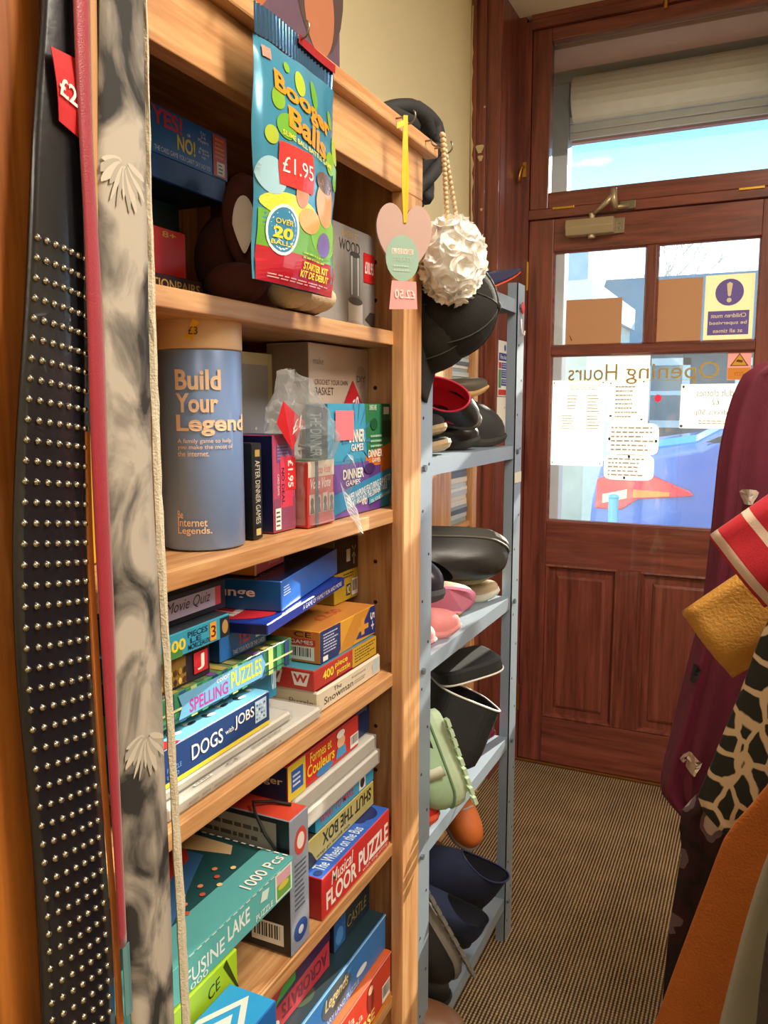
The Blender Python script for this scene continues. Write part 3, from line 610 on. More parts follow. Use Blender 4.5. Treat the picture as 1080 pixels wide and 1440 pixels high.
carton('wood_craft_set', 'grey WOOD craft set box with a glass tube pictured and red sticker', 'box', -.575, .985, 1.192, 1.4665, 1.614, .16, '#8d8a88', Sd='#6d6a68', T='#77736c', pr=[
    ('F', 't', .47, .89, .72, .95, 'BAKERY SET', '#c9a86a', {'b': 0}), ('F', 't', .42, .75, .74, .86, 'WOOD', '#2a2724', {'b': 0}),
    ('F', 'r', .58, .30, .74, .74, '#6e7270', {'n': 'tube_picture'}), ('F', 'e', .66, .74, .08, .03, '#3f4340'), ('F', 'r', .60, .34, .62, .72, '#c2c6c4'), ('F', 'r', .70, .34, .72, .72, '#c2c6c4'), ('F', 'r', .55, .06, .78, .28, '#c9c7c2'), ('F', 'e', .665, .28, .115, .04, '#55524e'), ('F', 'e', .665, .05, .14, .035, '#b9b6b0'),
    *price('F', .80, .50, .985, .80, '£10.95', RED), ('F', 'p', [(.82, .12), (.98, .03), (.99, .2), (.9, .2)], '#3a3835')])
# ---- second compartment
zA = 1.1885
def tin():
    r0 = .0475; cx, cy = -.5935, .766
    t = root('game_tin', 'tall blue cylindrical Build Your Legend game tin with peach lid', 'tin', (cx, cy, zA), (0, 0, 0))
    col = M('#5f8fd6', .35, .1, .06, 8)
    mk('body', lathe([(r0 - .002, 0), (r0, .002), (r0, .222), (r0 - .001, .224)], 64), M('#7f9cd0', .32, .1, .05, 8), t, smooth=True)
    mk('lid', lathe([(r0 + .0006, .2242), (r0 + .0012, .226), (r0 + .0012, .255), (r0 - .001, .2575)], 64), M('#e2bf9a', .4, 0, .05), t, smooth=True)
    A0 = math.atan2(-cy, -cx) - .08                       # the print faces the aisle
    def cf(u, v, off):
        a = A0 + (u - .5) * 2.0; r_ = r0 + off + .0004
        return (r_ * math.cos(a), r_ * math.sin(a), v * .224)
    fr = {'F': Fr((0, 0, 0), (1, 0, 0), (0, 0, 1), cf)}
    P = '#f3d3b4'
    prints(t, fr, [('F', 't', .25, .80, .78, .90, 'Build', P, {'b': .03}), ('F', 't', .25, .69, .74, .785, 'Your', P, {'b': .03}), ('F', 't', .25, .575, 1.16, .68, 'Legend', P, {'b': .03}),
        ('F', 't', .26, .535, .90, .562, 'A family game to help', P, {'b': .005}), ('F', 't', .26, .505, .92, .532, 'you make the most of', P, {'b': .005}), ('F', 't', .26, .475, .62, .502, 'the internet.', P, {'b': .005}),
        ('F', 't', .23, .165, .30, .205, 'Be', P), ('F', 't', .23, .125, .58, .165, 'Internet', P), ('F', 't', .23, .078, .63, .122, 'Legends.', P)])
    def lf(u, v, off):
        a = A0 + (u - .5) * 2.0; r_ = r0 + .0018 + off
        return (r_ * math.cos(a), r_ * math.sin(a), .224 + v * .033)
    frl = {'F': Fr((0, 0, 0), (1, 0, 0), (0, 0, 1), lf)}
    prints(t, frl, [('F', 'p', [(.39, .35), (.47, .25), (.56, .85), (.48, .95)], '#f0b62a', {'n': 'yellow_sticker'}), ('F', 't', .43, .45, .53, .7, '£3', '#4a3410', {'b': 0})])
tin()
carton('yellow_book_box', 'narrow yellow box standing behind the blue tin', 'box', -.62, .60, .655, zA, 1.40, .1, '#d9a92a', Sd='#c99a24')
carton('after_dinner_games', 'slim black After Dinner Games box beside the blue tin', 'board game', -.557, .815, .835, zA, 1.306, .085, '#15140f', Sd='#0e0d0b', T='#1c1a14', pr=[
    ('F', 't', .25, .16, .75, .82, 'AFTER DINNER GAMES', '#d6d0b8', {'rot': 1, 'b': 0}), ('F', 'r', .25, .86, .75, .93, '#b39a4a'), ('F', 'r', .25, .04, .75, .11, '#c9b878')])
carton('card_quiz_box', 'dark blue quiz box with pink side and red £1.95 price sticker', 'board game', -.562, .868, .921, zA, 1.314, .075, '#b5486a', Sd='#1c2358', T='#2a2f66', pr=[
    ('F', 'r', .02, .02, .98, .35, '#8f4a66'), ('F', 'r', .15, .72, .85, .9, '#6a4a80'), ('F', 'lines', .18, .74, .82, .9, 5, '#9a86b0'), ('F', 'r', .3, .25, .85, .78, '#d8405a'), ('F', 't', .35, .28, .48, .66, 'NO DEAL', '#4a1430', {'rot': 1, 'b': .03}), ('F', 't', .16, .38, .24, .6, 'CARD GAME', Wt, {'rot': 1, 'b': 0}),
    *price('F', .52, .42, 1.0, .76, '£1.95', '#d92a30', 1, (.25, .08, .75, .92)), ('F', 'r', .05, .03, .3, .25, Wt), ('F', 'lines', .08, .05, .27, .23, 4, '#22202a')])
carton('picture_game_box', 'worn pale grey box with yellow house picture behind the plastic bag', 'board game', -.66, .89, 1.022, zA, 1.425, .10, '#a9adb8', Sd='#b4a98c', T='#c9bf9c', pr=[
    ('F', 'r', .0, .93, 1, 1, '#d8cfae'), ('F', 'r', .9, 0, 1, 1, '#cfc49c'), ('F', 'p', [(.2, .45), (.42, .45), (.42, .72), (.3, .78), (.2, .72)], '#d8b03c'), ('F', 'e', .55, .34, .25, .07, '#b23a54'), ('F', 'e', .5, .25, .2, .05, '#d88a3a'), ('F', 'e', .75, .5, .02, .01, Wt), ('F', 'e', .65, .55, .02, .01, Wt)])
carton('crochet_basket_kit', 'beige crochet basket kit box with plant picture and red sticker', 'box', -.597, 1.020, 1.211, zA, 1.441, .072, '#cdb3a0', Sd='#8f7a6a', T='#bfa898', pr=[
    ('F', 't', .06, .88, .22, .92, 'make', '#8a7a70', {'b': 0}), ('F', 't', .08, .765, .62, .795, 'CROCHET YOUR OWN', '#5a4a44', {'b': 0}), ('F', 't', .08, .705, .38, .75, 'BASKET', '#4a3c36', {'b': 0}), ('F', 'e', .86, .82, .1, .075, '#b79c8a'), ('F', 't', .78, .79, .94, .83, 'DIY', '#3a322e', {'b': .01}),
    ('F', 'lines', .08, .45, .33, .56, 4, '#8f7d72'), ('F', 'r', .42, .05, .98, .50, '#c9bba4'), *[('F', 'e', .5 + .05 * math.cos(i * 2.4) * (i % 4), .50 + .025 * math.sin(i * 2.4) * (i % 5), .035, .018, ('#3f5a2c', '#6a7f3c', '#2c4420')[i % 3], {'n': 'leaf_print'}) for i in range(16)], ('F', 'r', .72, .4, .74, .66, '#3a322c'), ('F', 'r', .72, .52, .98, .53, '#3a322c'), ('F', 'r', .84, .4, .98, .5, '#c89a5a'),
    ('F', 'p', [(.48, .60), (.70, .80), (.86, .66), (.62, .47)], '#c8202a', {'n': 'price_sticker'}), ('F', 't', .54, .575, .80, .665, '£2.50', '#f6efe8', {'sk': .35, 'b': .02}),
    *[('S', 'e', .5 + .03 * i, .53 + .01 * i, .26 - .03 * i, .07 - .006 * i, ('#3a302a', '#8f7a6a')[i % 2], {'n': 'yarn_print'}) for i in range(6)]])
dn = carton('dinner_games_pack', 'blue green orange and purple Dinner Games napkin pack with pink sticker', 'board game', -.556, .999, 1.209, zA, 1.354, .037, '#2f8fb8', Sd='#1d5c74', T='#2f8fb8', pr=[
    ('F', 'r', 0, .5, .57, 1, '#3a9cc4'), ('F', 'p', [(.55, 1), (.97, 1), (1, .62), (.60, .52)], '#2f7a52'), ('F', 'p', [(.57, .53), (1, .62), (1, .2), (.55, .3)], '#d8782c'), ('F', 'r', .0, .0, .62, .47, '#6f4a9c'), ('F', 'r', .62, .0, .82, .42, '#5c3a88'),
    *[('F', 'p', [(.42 + .09 * math.cos(a) * 1.0, .66 + .16 * math.sin(a)), (.42 + .22 * math.cos(a - .05), .66 + .36 * math.sin(a - .05)), (.42 + .22 * math.cos(a + .05), .66 + .36 * math.sin(a + .05))], '#2f7fae') for a in [k * PI / 7 for k in range(14)]],
    ('F', 't', .30, .655, .54, .77, 'DINNER', Wt, {'b': .03}), ('F', 't', .33, .575, .52, .64, 'GAMES', Wt, {'b': .02}), ('F', 't', .62, .94, .74, .99, 'DINNER GAMES', '#d8ecd8'), ('F', 'e', .70, .81, .06, .055, '#1f5a3a'), ('F', 'lines', .64, .58, .85, .72, 3, '#a8d0b4'), ('F', 'r', .86, .90, .96, .97, Wt), ('F', 'r', .84, .68, .99, .84, '#1f4a34'),
    ('F', 't', .60, .50, .84, .57, 'DINNER', Wt, {'b': .02}), ('F', 't', .66, .45, .80, .49, 'GAMES', Wt), ('F', 't', .57, .36, .68, .40, 'ANIMAL', '#3a2410'), ('F', 't', .20, .33, .52, .42, 'DINNER', Wt, {'b': .03}), ('F', 't', .24, .27, .46, .32, 'GAMES', Wt), ('F', 'e', .62, .40, .09, .05, '#3f2a66'),
    ('F', 'p', [(.0, .02), (.0, .20), (1, .38), (1, .20)], '#2a86b4', {'n': 'paper_band'}), ('F', 't', .26, .19, .98, .255, 'PAPER NAPKINS FEATURING GAMES TO', Wt, {'sk': .18, 'b': .01}), ('F', 't', .30, .125, .92, .185, 'PLAY AROUND THE DINNER TABLE', Wt, {'sk': .18, 'b': .01}), ('F', 'p', [(.6, .06), (.6, .12), (1, .19), (1, .13)], '#2f9ac0'), ('F', 't', .63, .095, .97, .13, 'WILL YOU BE THE WINNER', Wt, {'sk': .16, 'b': 0}), ('F', 't', .48, .07, .57, .13, 'AND', Wt),
    ('F', 'r', .09, .68, .36, .94, '#e87a86', {'n': 'price_sticker'}), ('S', 't', .25, .55, .75, .92, 'THE DINNER', '#bfe0ec', {'rot': 1})])
# boxed vote game in a clear crumpled bag
vg = carton('vote_card_game', 'red Vote Vote card box with portrait prints inside a clear bag', 'board game', -.545, .925, .996, zA, 1.277, .05, '#c23a34', Sd='#b53430', T='#3a6a4c', pr=[
    ('F', 'r', 0, .76, 1, 1, '#d0c0a8'), ('F', 't', .3, .80, .85, .93, 'Vote Vote', '#c23a34', {'sh': .3, 'b': .02}), ('F', 't', .08, .58, .86, .74, 'Vote Vote', '#f0d8d0', {'sh': .3, 'b': .02}), *[('F', 'r', .03 + .25 * i, .2, .23 + .25 * i, .5 - .02 * (i % 2), '#c9b4a0', {'n': 'portrait_print'}) for i in range(4)], *[('F', 'e', .13 + .25 * i, .38, .06, .07, '#3a302c') for i in range(4)], *[('F', 'p', [(.05 + .25 * i, .21), (.21 + .25 * i, .21), (.17 + .25 * i, .32), (.09 + .25 * i, .32)], '#4a3f3a') for i in range(4)]])
mk('rubber_band', join(bx(.0005, .018, .0, .0016, .025, .088), bx(-.05, .018, .0885, .0016, .025, .0895)), M('#33405c', .6), vg)
def bagfn():
    V = []; n = 40; m_ = 26; L = []
    for i in range(m_ + 1):
        v = i / m_; z = .004 + v * .205
        wy = interp([(0, .04), (.4, .04), (.55, .06), (.75, .055), (.9, .028), (1, .02)], v, 1); dx = interp([(0, .034), (.4, .03), (.6, .034), (.8, .022), (1, .006)], v, 1)
        cy = interp([(0, .962), (.45, .962), (.7, .95), (1, .925)], v, 1)
        lp = []
        for k in range(n):
            a = 2 * PI * k / n; c_, s_ = math.cos(a), math.sin(a)
            x = -.572 + dx * math.copysign(abs(c_) ** .5, c_); y = cy + wy * math.copysign(abs(s_) ** .6, s_)
            q = noise.noise((x * 60, y * 60, z * 60)) * .006 + noise.noise((x * 140, y * 140, z * 140)) * .003
            e = .35 if v < .42 else 1
            lp.append((x + q * e * (c_ if v < .42 else 1) * (1 if c_ > 0 or v > .42 else 0), y + q * e * .8, z + zA + (q if v > .42 else 0)))
        L.append(lp)
    return loft(L, True, False)
pbag = mk('clear_plastic_bag', bagfn(), plastic_film(), None, smooth=False)
pbag.location = (-.58, .98, zA); pbag.data.transform(Matrix.Translation((.58, -.98, -zA)))
tag(pbag, 'crumpled clear plastic bag wrapped around the red Vote Vote box', 'bag')
def flap(u, v):
    y = .998 + .02 * u + .03 * v; z = 1.285 - .115 * v - .01 * u; x = -.525 + .012 * math.sin(7 * v + 3 * u) - .015 * u
    return (x + .58, y - .98, z - zA)
mk('loose_flap', gridsurf(flap, 6, 14), plastic_film('clear_film_b', .25), pbag, smooth=False)
mk('price_sticker', ([(.030, -.105, .168), (.030, -.055, .142), (.030, -.085, .105), (.026, -.115, .14)], [(0, 3, 2, 1)]), M('#c8222a', .35), pbag)
mk('lettering', ([(.0305 + 0, -.085 + .020 * a + .004 * b, .125 + .016 * b + .010 * a) for a, b in text2d('£1', .02)[0]], text2d('£1', .02)[1]), M('#f4ece6', .4), pbag)

# ---- third compartment, near stack
zB = .9185
def tray(name, label, x, y0, y1, z0, z1, d, rz=0):
    o = carton(name, label, 'puzzle', x, y0, y1, z0, z1, d, '#d9d2c4', Sd='#d8b892', T='#d6cfc2', rz=rz, bev=.003, rough=.25)
    mk('shrink_wrap', bx(-d - .0015, -.0015, .0015, .0015, y1 - y0 + .0015, z1 - z0 + .0012), plastic_film('tray_wrap', .10), o, bevel=.002)
    return o
t1 = tray('tray_puzzle', 'lower of two shrink wrapped pale tray puzzles under Dogs with Jobs', -.542, .625, .948, zB, .9335, .22)
prints(t1, {'F': Fr((.002, 0, 0), (0, .323, 0), (0, 0, .015))}, [('F', 'lines', .1, .3, .8, .7, 1, '#9a8f80')])
t2 = tray('tray_puzzle', 'upper shrink wrapped tray puzzle with small figures directly under Dogs with Jobs', -.552, .615, .886, .9355, .9475, .2)
prints(t1, {'T': Fr((0, 0, .0172), (0, .323, 0), (-.22, 0, 0))}, [('T', 'bar', .16, .02, .26, .035), ('T', 't', .34, .012, .42, .035, 'CE', '#6a5f52', {'b': 0}), ('T', 'lines', .5, .01, .75, .035, 2, '#8a8074')])
carton('dogs_with_jobs', 'blue Dogs with Jobs puzzle box with pale blue top and yellow base', 'puzzle', -.553, .600, .836, .949, .992, .045, '#1f3f78', Sd='#1f3f78', T='#6fb4dc', pr=[
    ('F', 'r', 0, 0, 1, .12, '#e8d23c'), ('F', 't', .34, .32, .58, .72, 'DOGS', '#f2f0ea', {'b': .01}), ('F', 't', .60, .46, .67, .60, 'with', '#f2f0ea', {'b': 0}), ('F', 't', .68, .42, .85, .82, 'JOBS', '#f2f0ea', {'b': .01}), ('F', 'r', .86, .26, .965, .9, '#b8d4ea', {'n': 'puzzle_picture'}), *[('F', 'e', .875 + .022 * (i % 4), .36 + .14 * (i // 4), .007, .035, ('#3a5a9a', '#7fa8d0', '#e0ecf4')[i % 3], {'n': 'dog_print'}) for i in range(16)],
    ('F', 't', .16, .38, .26, .5, 'PUZZLE', '#6fa0d8', {'b': 0}), ('F', 't', .16, .22, .24, .32, '1000', '#6fa0d8', {'b': 0}), *[('T', 'e', .3 + .13 * i, .45 + .1 * (i % 2), .018, .12, ('#2a2c34', '#e8e6e0')[i % 2], {'n': 'dog_print'}) for i in range(6)], *[('T', 'e', .325 + .13 * i, .36 + .1 * (i % 2), .03, .07, ('#e8e6e0', '#2a2c34')[i % 2], {'n': 'dog_print'}) for i in range(5)], ('T', 'p', [(.05, .0), (.27, .0), (.2, .45), (.05, .5)], '#cf2a30', {'n': 'price_sticker'})])
carton('teal_card_box', 'plain teal box behind Dogs with Jobs, under Spelling Puzzles', 'puzzle', -.60, .60, .926, .949, 1.004, .18, '#2a86b0', Sd='#1f6a8c', T='#2a86b0', pr=[('F', 't', .96, .2, .99, .8, 'on', '#d8e8f0')])
def plaid(face, n, h1, h2, cols):
    L = []
    for i in range(n): L.append((face, 'r', i / n, h1, (i + .55) / n, h2, cols[i % len(cols)], {'n': 'plaid_print'}))
    return L
carton('spelling_puzzles', 'green plaid Spelling Puzzles box with blue title banner', 'puzzle', -.566, .60, .912, 1.005, 1.040, .2, '#3f8a5c', Sd='#3f8a5c', T='#6a7a4c', pr=[
    *plaid('F', 16, 0, 1, ['#2f5f8c', '#b8cf7a', '#4a9a6a', '#1f3f70']), ('F', 'r', 0, .42, 1, .5, '#cfd89a'), ('F', 'r', 0, .16, 1, .2, '#24406c'), ('F', 'p', [(.24, .1), (.26, .5), (.24, .9), (.76, .92), (.79, .5), (.76, .08)], '#6fb0dc'), ('F', 't', .30, .16, .53, .60, 'SPELLING', '#b03a98', {'b': .02}), ('F', 't', .55, .22, .76, .82, 'PUZZLES', '#d8d83c', {'b': .02}), ('F', 't', .46, .68, .54, .88, 'color', Wt, {'b': 0}),
    *plaid('T', 14, 0, 1, ['#8a8a4a', '#4a6a4c', '#7a4a8c', '#b09a4a']), *[('T', 'e', .1 + .11 * i, .3 + .2 * (i % 3), .03, .05, '#6a3a7c', {'n': 'plaid_print'}) for i in range(8)]])
carton('jigsaw_box', 'dark jigsaw box with golden street picture and red logo under the 500 piece box', 'puzzle', -.572, .585, .742, 1.0415, 1.079, .11, '#2a2430', Sd='#2a2430', pr=[('F', 'r', .2, .08, .72, .9, '#8a6a30', {'n': 'street_picture'}), *[('F', 'e', .25 + .05 * (i % 10), .2 + .3 * (i // 10), .018, .1, ('#d8b860', '#5a3a20', '#b08a40', '#3a2a1c')[i % 4], {'n': 'street_picture'}) for i in range(20)], ('F', 'r', .80, .2, .96, .85, '#c82a34'), ('F', 't', .84, .28, .92, .76, 'J', Wt)])
carton('five_hundred_piece_puzzle', 'turquoise 500 pieces jigsaw box with yellow number', 'puzzle', -.563, .575, .770, 1.080, 1.1075, .12, '#3aa0c0', Sd='#2a6a86', T='#3a4048', pr=[
    ('F', 'r', 0, 0, .55, .42, '#4a8a4c'), ('F', 't', .40, .25, .58, .72, '500', '#ecd43c', {'b': .03}), ('F', 't', .60, .62, .78, .86, 'PIECES', '#1a3a5c'), ('F', 't', .62, .38, .72, .58, 'LE', '#1a3a5c'), ('F', 't', .60, .12, .80, .34, 'MORCEAUX', '#1a3a5c'), ('F', 'r', .80, .12, .86, .9, '#e8a030'), ('F', 't', .81, .25, .855, .75, '3', '#5a2a10'), ('F', 'r', .90, .06, .99, .92, '#20242c'), ('F', 'e', .945, .5, .03, .3, '#b08a50')])
carton('movie_quiz_case', 'black Movie Quiz case with handwritten lilac label', 'board game', -.582, .575, .789, 1.1085, 1.144, .11, '#16161a', pr=[('F', 'r', .1, .2, .90, .82, '#b9aed0', {'n': 'label_strip'}), ('F', 'r', .90, .2, .95, .82, '#d0484a'), ('F', 't', .42, .3, .86, .76, 'p Movie Quiz', '#2a2438', {'sh': .35, 'b': 0})])
carton('figure_card_box', 'pale teal box with printed figures on top of the Movie Quiz case', 'board game', -.60, .585, .764, 1.145, 1.163, .11, '#7fb0a0', pr=[('F', 'e', .62, .5, .02, .3, '#3a3a34'), ('F', 'e', .72, .45, .02, .32, '#6a4a34'), ('F', 'e', .85, .5, .02, .3, '#b04a3a'), ('F', 'r', .78, 0, .79, 1, '#d8e4d8')])
carton('yes_card_game', 'small blue card game box with red YES lettering under the thin blue box', 'board game', -.582, .775, .875, 1.0415, 1.074, .10, '#2468b4', Sd='#123a70', T='#2468b4', pr=[('F', 't', .35, .4, .62, .95, 'YES', '#c8303c', {'b': .03, 'sk': .0}), ('F', 't', .25, .1, .95, .28, 'TAKE YOUR PICK OF THE CARDS', Wt, {'b': 0}), ('F', 'r', .75, .4, .97, .9, '#e8e4da')])
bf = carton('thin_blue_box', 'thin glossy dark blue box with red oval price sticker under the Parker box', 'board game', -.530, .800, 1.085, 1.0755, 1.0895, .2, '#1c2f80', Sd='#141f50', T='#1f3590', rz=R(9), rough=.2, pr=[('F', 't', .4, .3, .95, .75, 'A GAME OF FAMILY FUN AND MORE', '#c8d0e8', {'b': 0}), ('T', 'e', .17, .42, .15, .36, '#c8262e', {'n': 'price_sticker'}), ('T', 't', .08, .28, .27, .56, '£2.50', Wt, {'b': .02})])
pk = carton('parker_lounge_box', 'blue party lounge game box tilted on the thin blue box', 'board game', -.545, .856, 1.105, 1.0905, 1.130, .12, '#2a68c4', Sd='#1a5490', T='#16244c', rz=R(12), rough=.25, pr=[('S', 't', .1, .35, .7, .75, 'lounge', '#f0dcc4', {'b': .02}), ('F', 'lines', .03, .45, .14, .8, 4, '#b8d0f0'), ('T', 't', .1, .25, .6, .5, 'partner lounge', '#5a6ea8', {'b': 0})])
carton('red_card_box', 'small red and orange card box lying on the blue lounge box', 'board game', -.59, .862, .965, 1.1315, 1.152, .09, '#c8423c', Sd='#d0842c', T='#c22a24', rz=R(10), pr=[('F', 't', .45, .3, .85, .7, 'CARTOONS', '#e8a090', {'rot': 2}), ('F', 'r', 0, 0, .06, 1, '#e0b060')])
# ---- third compartment, far stack
carton('snowman_puzzle', 'cream The Snowman puzzle box lying on the shelf', 'puzzle', -.549, .953, 1.157, zB, .951, .08, '#d8cdb6', Sd='#cfc0a0', T='#7a2030', bev=.003, pr=[('F', 't', .22, .62, .34, .82, 'The', '#3a3430', {'b': 0}), ('F', 't', .08, .28, .52, .60, 'Snowman', '#3a3430', {'b': 0}), ('F', 't', .5, .62, .72, .76, 'Raymond', '#8a8074', {'b': -.004}), ('F', 'p', [(.86, .15), (.95, .3), (.97, .8), (.9, .9), (.84, .6)], '#b8ccd0', {'n': 'figure_print'}), ('F', 'lines', .54, .3, .74, .5, 2, '#9a9084'), ('S', 't', .4, .3, .9, .6, 'Puzzle', '#8a5a40', {'b': 0})])
carton('four_hundred_piece_puzzle', 'red 400 piece puzzle box with shield logos above The Snowman', 'puzzle', -.554, .951, 1.150, .952, .982, .09, '#b8342c', Sd='#c03a30', T='#3a8aa0', pr=[('F', 'r', .58, 0, 1, 1, '#c8a02c'), ('F', 'lines', .62, .15, .98, .9, 5, '#5a4a20'), ('F', 't', .12, .3, .28, .75, '400', '#f0d83c', {'b': .03}), ('F', 't', .30, .5, .50, .85, 'piece', '#f0d83c', {'b': .02}), ('F', 't', .33, .12, .54, .48, 'puzzle', '#f0d83c', {'b': .02}), ('S', 'p', [(.08, .85), (.42, .85), (.36, .2), (.14, .2)], '#f0e4dc'), ('S', 't', .12, .35, .38, .75, 'W', '#c03a30', {'b': .04}), ('S', 'p', [(.58, .85), (.92, .85), (.86, .2), (.64, .2)], '#f0e4dc'), ('S', 't', .62, .35, .88, .75, 'W', '#c03a30', {'b': .04})])
carton('orange_action_game', 'orange and blue game box with barcode on its end', 'board game', -.559, .977, 1.157, .983, 1.031, .095, '#d89a2c', Sd='#d8803c', T='#c8823c', pr=[('F', 'r', 0, 0, .34, 1, '#20306c'), ('F', 'p', [(.3, 0), (.55, 0), (.95, 1), (.6, 1)], '#c8882c'), ('F', 'p', [(.62, .15), (1, .05), (1, 1), (.9, 1)], '#24357c'), ('F', 'p', [(.66, .35), (.72, .35), (.72, .2), (.78, .2), (.78, .35), (.86, .35), (.86, .52), (.78, .52), (.78, .75), (.72, .75), (.72, .52), (.66, .52)], '#d8983c'), ('F', 'lines', .05, .25, .3, .9, 7, '#c8d0e8'), ('F', 't', .90, .2, .98, .8, '5+', '#e8dcc0', {'rot': 1}), ('F', 'r', .04, .05, .12, .2, Wt),
    ('S', 'bar', .42, .08, .9, .5), ('S', 'r', .42, .54, .92, .72, '#c8403a'), ('S', 't', .48, .57, .88, .69, 'GAMES', Wt), ('S', 't', .55, .78, .85, .94, 'CE', '#2a1c14', {'b': 0}), ('T', 't', .3, .3, .7, .5, '£2.50', '#c84a3a')])
carton('windmill_game_box', 'yellow and black game box standing upright behind the orange game', 'board game', -.612, 1.118, 1.200, 1.032, 1.136, .06, '#b89a2c', Sd='#8a7424', T='#1c1a18', pr=[('F', 'r', 0, .48, 1, 1, '#1a1c22'), ('F', 'r', .5, .62, .66, .82, '#d8d4cc'), ('F', 'p', [(.80, .55), (.84, .55), (.83, .74), (.81, .74)], '#d8d4cc', {'n': 'windmill_print'}), *[('F', 'p', [(.82, .76), (.82 + .10 * math.cos(a), .76 + .13 * math.sin(a)), (.82 + .10 * math.cos(a + .25), .76 + .13 * math.sin(a + .25))], '#d8d4cc', {'n': 'windmill_print'}) for a in (.6, 2.2, 3.7, 5.3)], ('F', 'bar', .72, .05, .98, .32), ('F', 'r', .48, .08, .66, .26, '#2a2820'), ('F', 't', .5, .1, .64, .24, 'NO', '#e8d8a0'), ('F', 'lines', .35, .36, .95, .45, 2, '#4a3e1c')])
# ---- fourth compartment, far stack
zC = .6235
carton('floor_puzzle', 'red and blue Wheels on the Bus musical floor puzzle box', 'puzzle', -.533, .930, 1.157, zC, .687, .16, '#cf2f30', Sd='#a82428', T='#2f62c0', pr=[
    ('F', 't', .12, .62, .42, .94, 'Musical', Wt, {'b': .01, 'sh': .2}), ('F', 't', .05, .14, .47, .58, 'FLOOR', Wt, {'b': .03}), ('F', 't', .5, .18, .97, .68, 'PUZZLE', Wt, {'b': .03}), ('F', 't', .56, .05, .96, .17, 'with sing-along', '#f0dcd8', {'b': 0}), ('S', 't', .2, .2, .7, .7, 'AGES 3+', '#d87a70', {'rot': 3, 'b': 0}), ('T', 't', .08, .05, .66, .17, 'The Wheels on the Bus', '#cfe0f4', {'b': .01}),
    ('T', 'e', .85, .3, .13, .25, '#1a2a66'), ('T', 'e', .75, .2, .05, .1, '#1a2a66'), ('T', 'lines', .77, .2, .95, .42, 4, '#c8d4ec'), ('T', 'e', .05, .08, .03, .04, '#16336c')])
carton('shut_the_box_game', 'pale yellow Shut the Box game box, its title upside down', 'board game', -.562, .940, 1.157, .688, .730, .14, '#b8ac62', Sd='#b0a45c', T='#3a3830', pr=[('F', 't', .2, .35, .95, .85, 'SHUT THE BOX', '#2a2618', {'rot': 2, 'b': .02}), ('F', 't', .12, .08, .6, .24, 'the game of dice', '#3a3420', {'rot': 2, 'b': 0}), ('F', 'p', [(0, 0), (.12, .0), (.05, .5), (.0, .7)], '#2a2820')])
carton('blue_craft_box', 'light blue box with red lettering between Shut the Box and the white trays', 'board game', -.562, .965, 1.157, .731, .760, .13, '#3a9ac8', Sd='#2a7aa4', T='#3a9ac8', pr=[('F', 't', .06, .3, .62, .75, 'WHAT TO MAKE', '#c8323a', {'b': .01}), ('F', 'r', .72, .1, .84, .9, '#e4e0d8'), ('F', 'e', .78, .5, .04, .3, '#2a2c34')])
tray('tray_puzzle', 'lower pale tray puzzle on the light blue box, below Formes et Couleurs', -.552, .915, 1.157, .761, .786, .2)
t4 = tray('tray_puzzle', 'upper pale tray puzzle with black cord, touching Formes et Couleurs', -.555, .900, 1.150, .788, .813, .2)
mk('cord', tube([(-.03, .206, .0275), (-.028, .215, .035), (-.03, .228, .037), (-.05, .238, .0285)], .002, 6), M('#1c1a18', .7), t4)
carton('formes_couleurs_game', 'red and yellow Formes et Couleurs game box with cartoon figure', 'board game', -.560, .887, 1.098, .815, .866, .16, '#cf2c28', Sd='#17264c', T='#cf2c28', pr=[
    ('F', 'r', 0, 0, .22, 1, '#e0c83c'), ('F', 'r', .04, .2, .19, .8, '#2a62b8'), ('F', 'lines', .06, .3, .17, .7, 3, Wt), ('F', 't', .28, .62, .58, .93, 'Formes et', '#f0d23c', {'b': .015}), ('F', 't', .24, .25, .62, .60, 'Couleurs', '#f0d23c', {'b': .02}), ('F', 'e', .48, .15, .12, .12, '#3a86c8'),
    ('F', 'e', .72, .58, .06, .2, '#e8b890', {'n': 'sailor_print'}), ('F', 'e', .715, .82, .06, .12, '#f0eee8', {'n': 'sailor_print'}), ('F', 'p', [(.64, .12), (.80, .12), (.78, .42), (.66, .42)], '#4a9ad0', {'n': 'sailor_print'}), ('F', 'bar', .86, .1, .99, .5), ('S', 't', .7, .4, .95, .6, 'ager', '#d8c8a0')])
carton('navy_game_box', 'small navy box behind the far end of Formes et Couleurs', 'board game', -.570, 1.102, 1.158, .815, .872, .12, '#1b2a54', T='#24356a', pr=[('F', 't', .1, .7, .8, .85, 'Reading', '#8a9ac8', {'b': 0})])
tb = carton('tall_quiz_box', 'tall black and grey box with red top and black carry cord', 'board game', -.532, .846, .893, zC, .815, .15, '#8e96a8', Sd='#1b2028', T='#d2452e', pr=[
    ('F', 'e', .55, .80, .32, .1, '#c8483c'), ('F', 'e', .55, .80, .2, .06, '#e8dcd4'), ('F', 'lines', .2, .3, .85, .66, 10, '#5a6474'), ('F', 'e', .5, .14, .36, .08, '#2c4a90'), ('F', 'e', .5, .14, .14, .03, '#c8d0e0'), ('S', 'r', .03, .66, .86, .96, '#9a9288', {'n': 'label_strip'}), ('S', 'lines', .08, .70, .82, .92, 3, '#4a4640'), ('S', 'bar', .58, .06, .92, .22)])
mk('carry_cord', tube([(-.02, -.004, .150), (-.03, -.012, .172), (-.05, -.006, .196), (-.065, .012, .199), (-.045, .030, .196), (-.02, .036, .194)], .0022, 6), M('#15140f', .7), tb, smooth=True)
